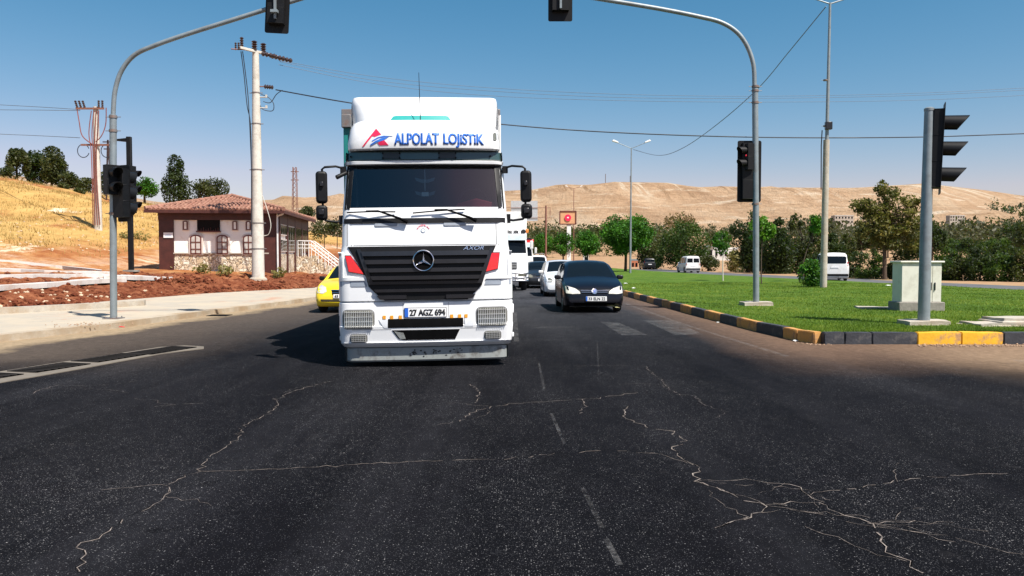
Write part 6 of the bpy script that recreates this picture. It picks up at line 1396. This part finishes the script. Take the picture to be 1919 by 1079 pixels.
# trees across the opposite carriageway
def far_tree(lb, d, boxes, n_, sz, mat, seed, z0=None, nm='tree', tr=.18, th=None, **kw):
    px = (boxes[0][0] + boxes[0][2]) / 2; b0 = Vector((X_(px, d), d, 0)); b0.z = gfar(b0.x, d) if z0 is None else z0
    bl_ = blobpx(d, b0, boxes); t_ = bl_[0][2] if th is None else th; return tree(nm, lb, 'tree' if nm != 'bush' else 'bush', b0, max(.3, t_), tr, bl_, n_, sz, mat, seed, **kw)
far_tree('broad olive green tree right of the round clipped tree, above the small white van', 108, [(1240, 420, 1325, 500), (1262, 402, 1310, 450), (1225, 440, 1270, 505)], 9000, .16, leaf_mid, 41)
far_tree('dry brownish tree crown rising behind the broad olive tree', 125, [(1245, 398, 1300, 440)], 900, .2, leaf_dry, 42)
far_tree('ragged dark tree left of the right curved mast pole', 92, [(1376, 420, 1432, 500), (1368, 410, 1400, 440), (1396, 396, 1422, 430), (1390, 440, 1440, 520)], 9000, .15, leaf_dark, 43)
far_tree('dark dense tree between the curved mast and the tall lamp post', 86, [(1428, 430, 1490, 515), (1446, 408, 1480, 445), (1425, 470, 1480, 525)], 9000, .15, leaf_dark, 44)
far_tree('dark olive tree just left of the tall lamp post', 88, [(1480, 436, 1545, 515), (1478, 404, 1504, 440), (1512, 420, 1540, 450)], 8000, .15, leaf_olive, 45)
far_tree('dark green tree just right of the tall lamp post', 92, [(1545, 448, 1582, 505), (1550, 438, 1572, 465)], 4500, .15, leaf_dark, 46)
far_tree('small olive tree between the largest clipped tree and the dark people carrier', 118, [(1196, 450, 1240, 505)], 3000, .2, leaf_olive, 47)
far_tree('yellowing shrub beside the pale sapling stem', 100, [(1358, 470, 1395, 508)], 1600, .16, weed_m, 48, nm='bush')
far_tree('olive shrub between the white buildings and the road', 104, [(1310, 478, 1345, 509)], 1500, .16, leaf_olive, 49, nm='bush')
far_tree('grey green tree behind the white buildings', 215, [(1325, 430, 1375, 475)], 2400, .3, leaf_olive, 50)
# layered conifer like tree
d = 62; b0 = Vector((X_(1658, d), d, gfar(30, d))); lay = []; rq = random.Random(4)
for (xa, ya, xb, yb) in ((1640, 338, 1682, 372), (1646, 352, 1690, 392), (1590, 372, 1640, 398), (1610, 380, 1680, 412), (1680, 366, 1728, 396), (1600, 400, 1660, 428), (1660, 392, 1735, 422), (1622, 418, 1700, 448), (1680, 420, 1736, 452), (1598, 425, 1640, 450), (1630, 440, 1690, 472), (1690, 446, 1735, 478), (1640, 385, 1670, 470)): lay.append((xa, ya, xb, yb))
tree('pine_tree', 'tall yellowish green tree with layered branches left of the cream cabinet', 'tree', b0, Zr(400, d), .17, blobpx(d, b0, lay, .9), 9500, .13, leaf_pine, 51, clumps=70, gap=.24)
# right hand belt of trees and roadside hedge
spec = [(1748, 150, 412, 478, leaf_dark, 30), (1782, 170, 444, 470, leaf_mid, 32), (1818, 165, 446, 476, leaf_dark, 38), (1858, 150, 440, 480, leaf_mid, 36), (1903, 160, 412, 476, leaf_dark, 44), (1940, 140, 405, 480, leaf_olive, 40), (1705, 175, 432, 474, leaf_olive, 30), (1665, 190, 428, 470, leaf_dark, 30), (1615, 185, 430, 468, leaf_olive, 26), (1872, 105, 452, 512, leaf_dark, 34), (1790, 98, 466, 515, leaf_mid, 28), (1832, 100, 470, 514, leaf_dark, 26), (1585, 120, 440, 492, leaf_olive, 20)]
labs = ['dark tree just right of the stout signal post', 'olive tree above the right half of the cream cabinet', 'dark tall tree midway between cabinet and right edge', 'olive tree near the right edge below the pale building', 'dark tree at the right edge of the view', 'olive tree cut by the right edge of the view', 'far olive tree showing between layered tree and stout post', 'far dark tree behind the layered tree', 'far small olive tree left of the layered tree, above bare red earth', 'bushy dark tree in the nearer row close to the right edge', 'bushy olive tree just past the cabinet in the nearer row', 'bushy dark tree in the nearer row between two olive ones', 'slim olive tree between the large white van and the grey hill building']
for i, (px, d, ya, yb, mt_, w_) in enumerate(spec):
    far_tree(labs[i], d, [(px - w_ * .8, ya + 12, px + w_ * .7, yb), (px - w_ * .5, ya, px + w_ * .3, ya + 30), (px, ya + 6, px + w_, yb - 4)], 3000, .24 if d > 120 else .18, mt_, 60 + i)
hl_ = [(1600, 66, 'rounded roadside shrub behind the large white van'), (1632, 64, 'roadside shrub left of the layered tree trunk'), (1680, 62, 'roadside shrub right of the layered tree trunk'), (1712, 60, 'roadside shrub left of the stout signal post'), (1765, 58, 'roadside shrub showing past the cabinet roof'), (1800, 57, 'dark roadside shrub right of the cabinet'), (1838, 56, 'roadside shrub two places right of the cabinet'), (1875, 55, 'roadside shrub near the right edge'), (1912, 54, 'roadside shrub cut by the right edge'), (1572, 72, 'dark roadside shrub touching the roof of the large white van'), (1465, 86, 'low dark shrub under the dense dark tree'), (1405, 94, 'low dark shrub under the ragged dark tree'), (1525, 78, 'low shrub behind the glossy bush')]
for i, (px, d, lb) in enumerate(hl_):
    h_ = random.uniform(50, 62) * 60 / d; far_tree(lb, d + 2, [(px - 28, 538 - h_ * random.uniform(.7, 1.0) + (60 - d) * -.0 - (d - 55) * .45, px + 26, 536 - (d - 55) * .45), (px - 12, 526 - h_ - (d - 55) * .45, px + 22, 525 - h_ * .4 - (d - 55) * .45)], 3200, .10, [leaf_dark, leaf_mid, leaf_olive][i % 3], 80 + i, nm='bush', tr=.05, th=.4, group='shrubs along the opposite road')
# left hillside
def hill_tree(lb, d, boxes, n_, sz, mat, seed, nm='tree', tr=.15):
    px = (boxes[0][0] + boxes[0][2]) / 2; b0 = Vector((X_(px, d), d, 0)); b0.z = hhill(b0.x, d); bl_ = blobpx(d, b0, boxes); return tree(nm, lb, 'tree' if nm != 'bush' else 'bush', b0, max(.2, bl_[0][2]), tr, bl_, n_, sz, mat, seed)
hill_tree('dark olive tree at the left edge crowning the golden hill', 92, [(16, 282, 55, 335), (20, 276, 48, 310)], 3200, .17, leaf_olive, 101)
hill_tree('broad dark tree beside the leftmost hill tree', 94, [(45, 283, 92, 345), (50, 280, 80, 320)], 3600, .17, leaf_dark, 102)
hill_tree('round dark tree third from the left on the hill', 93, [(78, 278, 122, 340), (90, 300, 128, 345)], 3600, .17, leaf_olive, 103)
hill_tree('low bush right of the hilltop tree cluster', 92, [(112, 322, 145, 352)], 1300, .15, leaf_olive, 104, 'bush')
hill_tree('small olive bush behind the red cabled pole', 96, [(140, 335, 190, 360)], 1500, .15, leaf_olive, 105, 'bush')
hill_tree('dark bush between the cabled pole and left mast', 96, [(186, 322, 212, 362)], 1000, .15, leaf_olive, 106, 'bush')
hill_tree('pale leaved small tree right of the black signal post', 95, [(252, 333, 295, 368)], 1700, .17, leaf_green, 107)
hill_tree('upright dark conifer just above the tiled roof', 88, [(304, 318, 352, 385), (315, 292, 345, 335)], 4200, .14, leaf_dark, 108)
hill_tree('wide grey green tree behind the roof, right of the conifer', 90, [(345, 338, 405, 385), (370, 332, 425, 372)], 3800, .14, leaf_olive, 109)
for i, (px, py, w_, lb) in enumerate(((12, 322, 12, 'small round bush at the far left of the slope'), (66, 348, 12, 'tiny bush under the hilltop trees'), (118, 350, 9, 'tiny bush left of the cabled pole foot'), (150, 360, 9, 'tiny bush right of the cluster on the slope'), (608, 432, 26, 'scrubby bush on the slope right of the house'), (632, 425, 22, 'green bush on the slope beside the left truck mirror'), (575, 398, 14, 'bush just above the far eave of the house'))):
    d = 75 if px > 500 else 80; hill_tree(lb, d, [(px - w_, py - w_ * .8, px + w_, py + w_ * .8)], 900, .12, leaf_olive, 120 + i, 'bush', .04)
# weeds by the house
for i, (px, py, s, lb) in enumerate(((325, 505, .5, 'pale dry weed tuft left of the house wall'), (380, 512, .45, 'weed tuft against the stone base'), (420, 515, .4, 'low weed by the middle of the stone base'), (520, 520, .45, 'green weed between the pole and the house corner'), (590, 505, .4, 'weed beside the house stair'), (265, 450, .6, 'green weed clump on the red bank'), (240, 447, .5, 'weed clump right beside the black signal post'))):
    p = hitt(px, py); T = thing('weed', lb, 'weed', (p.x, p.y, hhill(p.x, p.y))); V_, F_, t_ = leaves([(0, 0, s * .5, s * .9, s * .8, s * .55)], 260, .07, 12, 1, 140 + i); npmesh('foliage', V_, F_, weed_m, T, t_)
# dry grass tufts on the hillside
N = 34000; px = RNG.uniform(-30, 640, N); V = []; T_ = []; rq = random.Random(9); cnt = 0
yy = 34 + RNG.random(N) ** 1.3 * 75; xx = (px - 959.5) * yy / F; Vb = []; tb_ = []
for x_, y_ in zip(xx, yy):
    dl_ = dline(x_, y_)
    if noise.fractal(Vector((x_ * .35, y_ * .2, 5)), 1, 2, 3) > .0 and rq.random() < .8: continue
    if dl_ > 15 + 4 * noise.noise(Vector((x_ * .2, y_ * .2, 1))):
        z_ = hhill(x_, y_); s = rq.uniform(.06, .2) * (.8 + y_ / 120); a = rq.random() * 3.14; w_ = .012 * (1 + y_ / 40)
        Vb += [(x_ - math.cos(a) * w_, y_ - math.sin(a) * w_, z_ - .02), (x_ + math.cos(a) * w_, y_ + math.sin(a) * w_, z_ - .02), (x_ + rq.gauss(0, .04), y_ + rq.gauss(0, .04), z_ + s)]; t0 = rq.random(); tb_ += [t0] * 3
dryg = leafmat('dry_grass', (.26, .15, .045), (.42, .28, .09), (.54, .40, .16), .3)
o = npmesh('dry_grass', np.array(Vb), np.arange(len(Vb)).reshape(-1, 3), dryg, tone=np.array(tb_)); tag(o, 'dry golden grass covering the left hill', 'grass'); o['kind'] = 'stuff'
# far woods
def wood(name, label, n_, xr, yr, h_, mat, seed, per=46, leaf=.8, cond=None):
    r = random.Random(seed); Vs, Ts = [], []; base = 0; Fs = []
    for i in range(n_):
        y_ = r.uniform(*yr); x_ = X_(r.uniform(*xr), y_); hh = h_ * r.uniform(.6, 1.35)
        if cond and not cond(x_, y_): continue
        V_, F_, t_ = leaves([(x_, y_, gfar(x_, y_) + hh * .5, hh * .55, hh * .5, hh * .55)], per, leaf * r.uniform(.8, 1.2), 9, 1, seed * 1000 + i, .33); Vs.append(V_); Fs.append(F_ + base); base += len(V_); Ts.append(np.full(len(V_), r.random() * .6) + t_ * .4)
    o = npmesh(name, np.concatenate(Vs), np.concatenate(Fs), mat, tone=np.concatenate(Ts)); tag(o, label, 'wood'); o['kind'] = 'stuff'; return o
wood('wood', 'dark olive wood spread below the far hill', 260, (1180, 2050), (150, 330), 5.0, leaf_far, 3, 90, .6, lambda x, y: x > 24 and y > 225 and (x / y > .40 or random.random() < .35))
wood('wood', 'mixed olive groves at the foot of the hill on the right', 170, (1480, 2100), (300, 560), 7, leaf_far, 4, 80, .9)
wood('orchard', 'scattered dark bushes dotting the foot of the pale hill', 230, (960, 1500), (380, 640), 4.5, leaf_far, 5, 34, .8)
wood('orchard', 'scattered dark bushes on the reddish slope at far right', 60, (1850, 2000), (640, 900), 7, leaf_dark, 6, 26, 1.4)
wood('wood', 'dense green grove behind the clipped trees and the queue', 70, (985, 1250), (190, 300), 6, leaf_olive, 8, 110, .5)
wood('wood', 'low trees far behind the tiled house', 60, (420, 1000), (260, 420), 4, leaf_far, 7, 40, .7, lambda x, y: dline(x, y) < 0 or True)
# buildings
def bld(name, label, px0, px1, ytop, ybot, d, mat, roofm, storeys=1, pitched=False, nwin=4):
    x0_, x1_ = X_(px0, d), X_(px1, d); zt_, zb_ = Zr(ytop, d), Zr(ybot, d); w_ = x1_ - x0_; T = thing(name, label, 'building', ((x0_ + x1_) / 2, d, zb_)); h_ = zt_ - zb_; dp = w_ * .5
    MB().box((0, dp / 2, h_ / 2 - 1.5), (w_, dp, h_ + 3)).build('wall', mat, T)
    if pitched: MB().prism([(-w_ * .52, h_), (w_ * .52, h_), (0, h_ + w_ * .16)], 'y', -.4, dp + .4).build('roof', roofm, T)
    else: MB().box((0, dp / 2, h_ + .12), (w_ * 1.03, dp * 1.06, .28)).build('roof', roofm, T)
    for s in range(storeys):
        for k in range(nwin):
            x_ = (-.5 + (k + .5) / nwin) * w_; z_ = h_ * (s + .55) / storeys; MB().box((x_, -.03, z_), (w_ / nwin * .45, .1, h_ / storeys * .42)).build('window', carglass, T)
    return T
bld('shed', 'white gabled shed seen between the trees above the small white van', 1312, 1338, 463, 486, 165, paleb, steel, 1, True, 2)
bld('warehouse', 'long low white warehouse behind the thin sapling', 1338, 1382, 466, 486, 175, paleb, litter_w, 1, False, 5)
bld('building', 'grey two storey building on the hill foot left of the layered tree', 1563, 1598, 404, 420, 430, stoneb, paleb, 2, False, 6)
bld('building', 'pale long building on the hill foot right of the stout signal post', 1778, 1806, 404, 415, 480, stoneb, paleb, 2, False, 6)
bld('hut', 'small orange kiosk beside the road far behind the dark people carrier', 1183, 1196, 488, 506, 135, M('kiosk_orange', (.4, .14, .07), .7), steel, 1, False, 2)
bld('hut', 'white small hut behind the clipped trees above the queue', 1093, 1103, 478, 492, 165, paleb, steel, 1, False, 1)
# figures of the skyline: tiny masts on the ridge
for px, h_, lb in ((1134, 14, 'tiny mast on the far ridge, left one'), (1180, 10, 'tiny mast on the far ridge, behind the lamp pole')):
    x_ = X_(px, 1120); T = MB().tube([(0, 0, 0), (0, 0, h_)], .5, 6).build('mast', steel_dark, loc=(x_, 1120, gfar(x_, 1120))); tag(T, lb, 'mast')
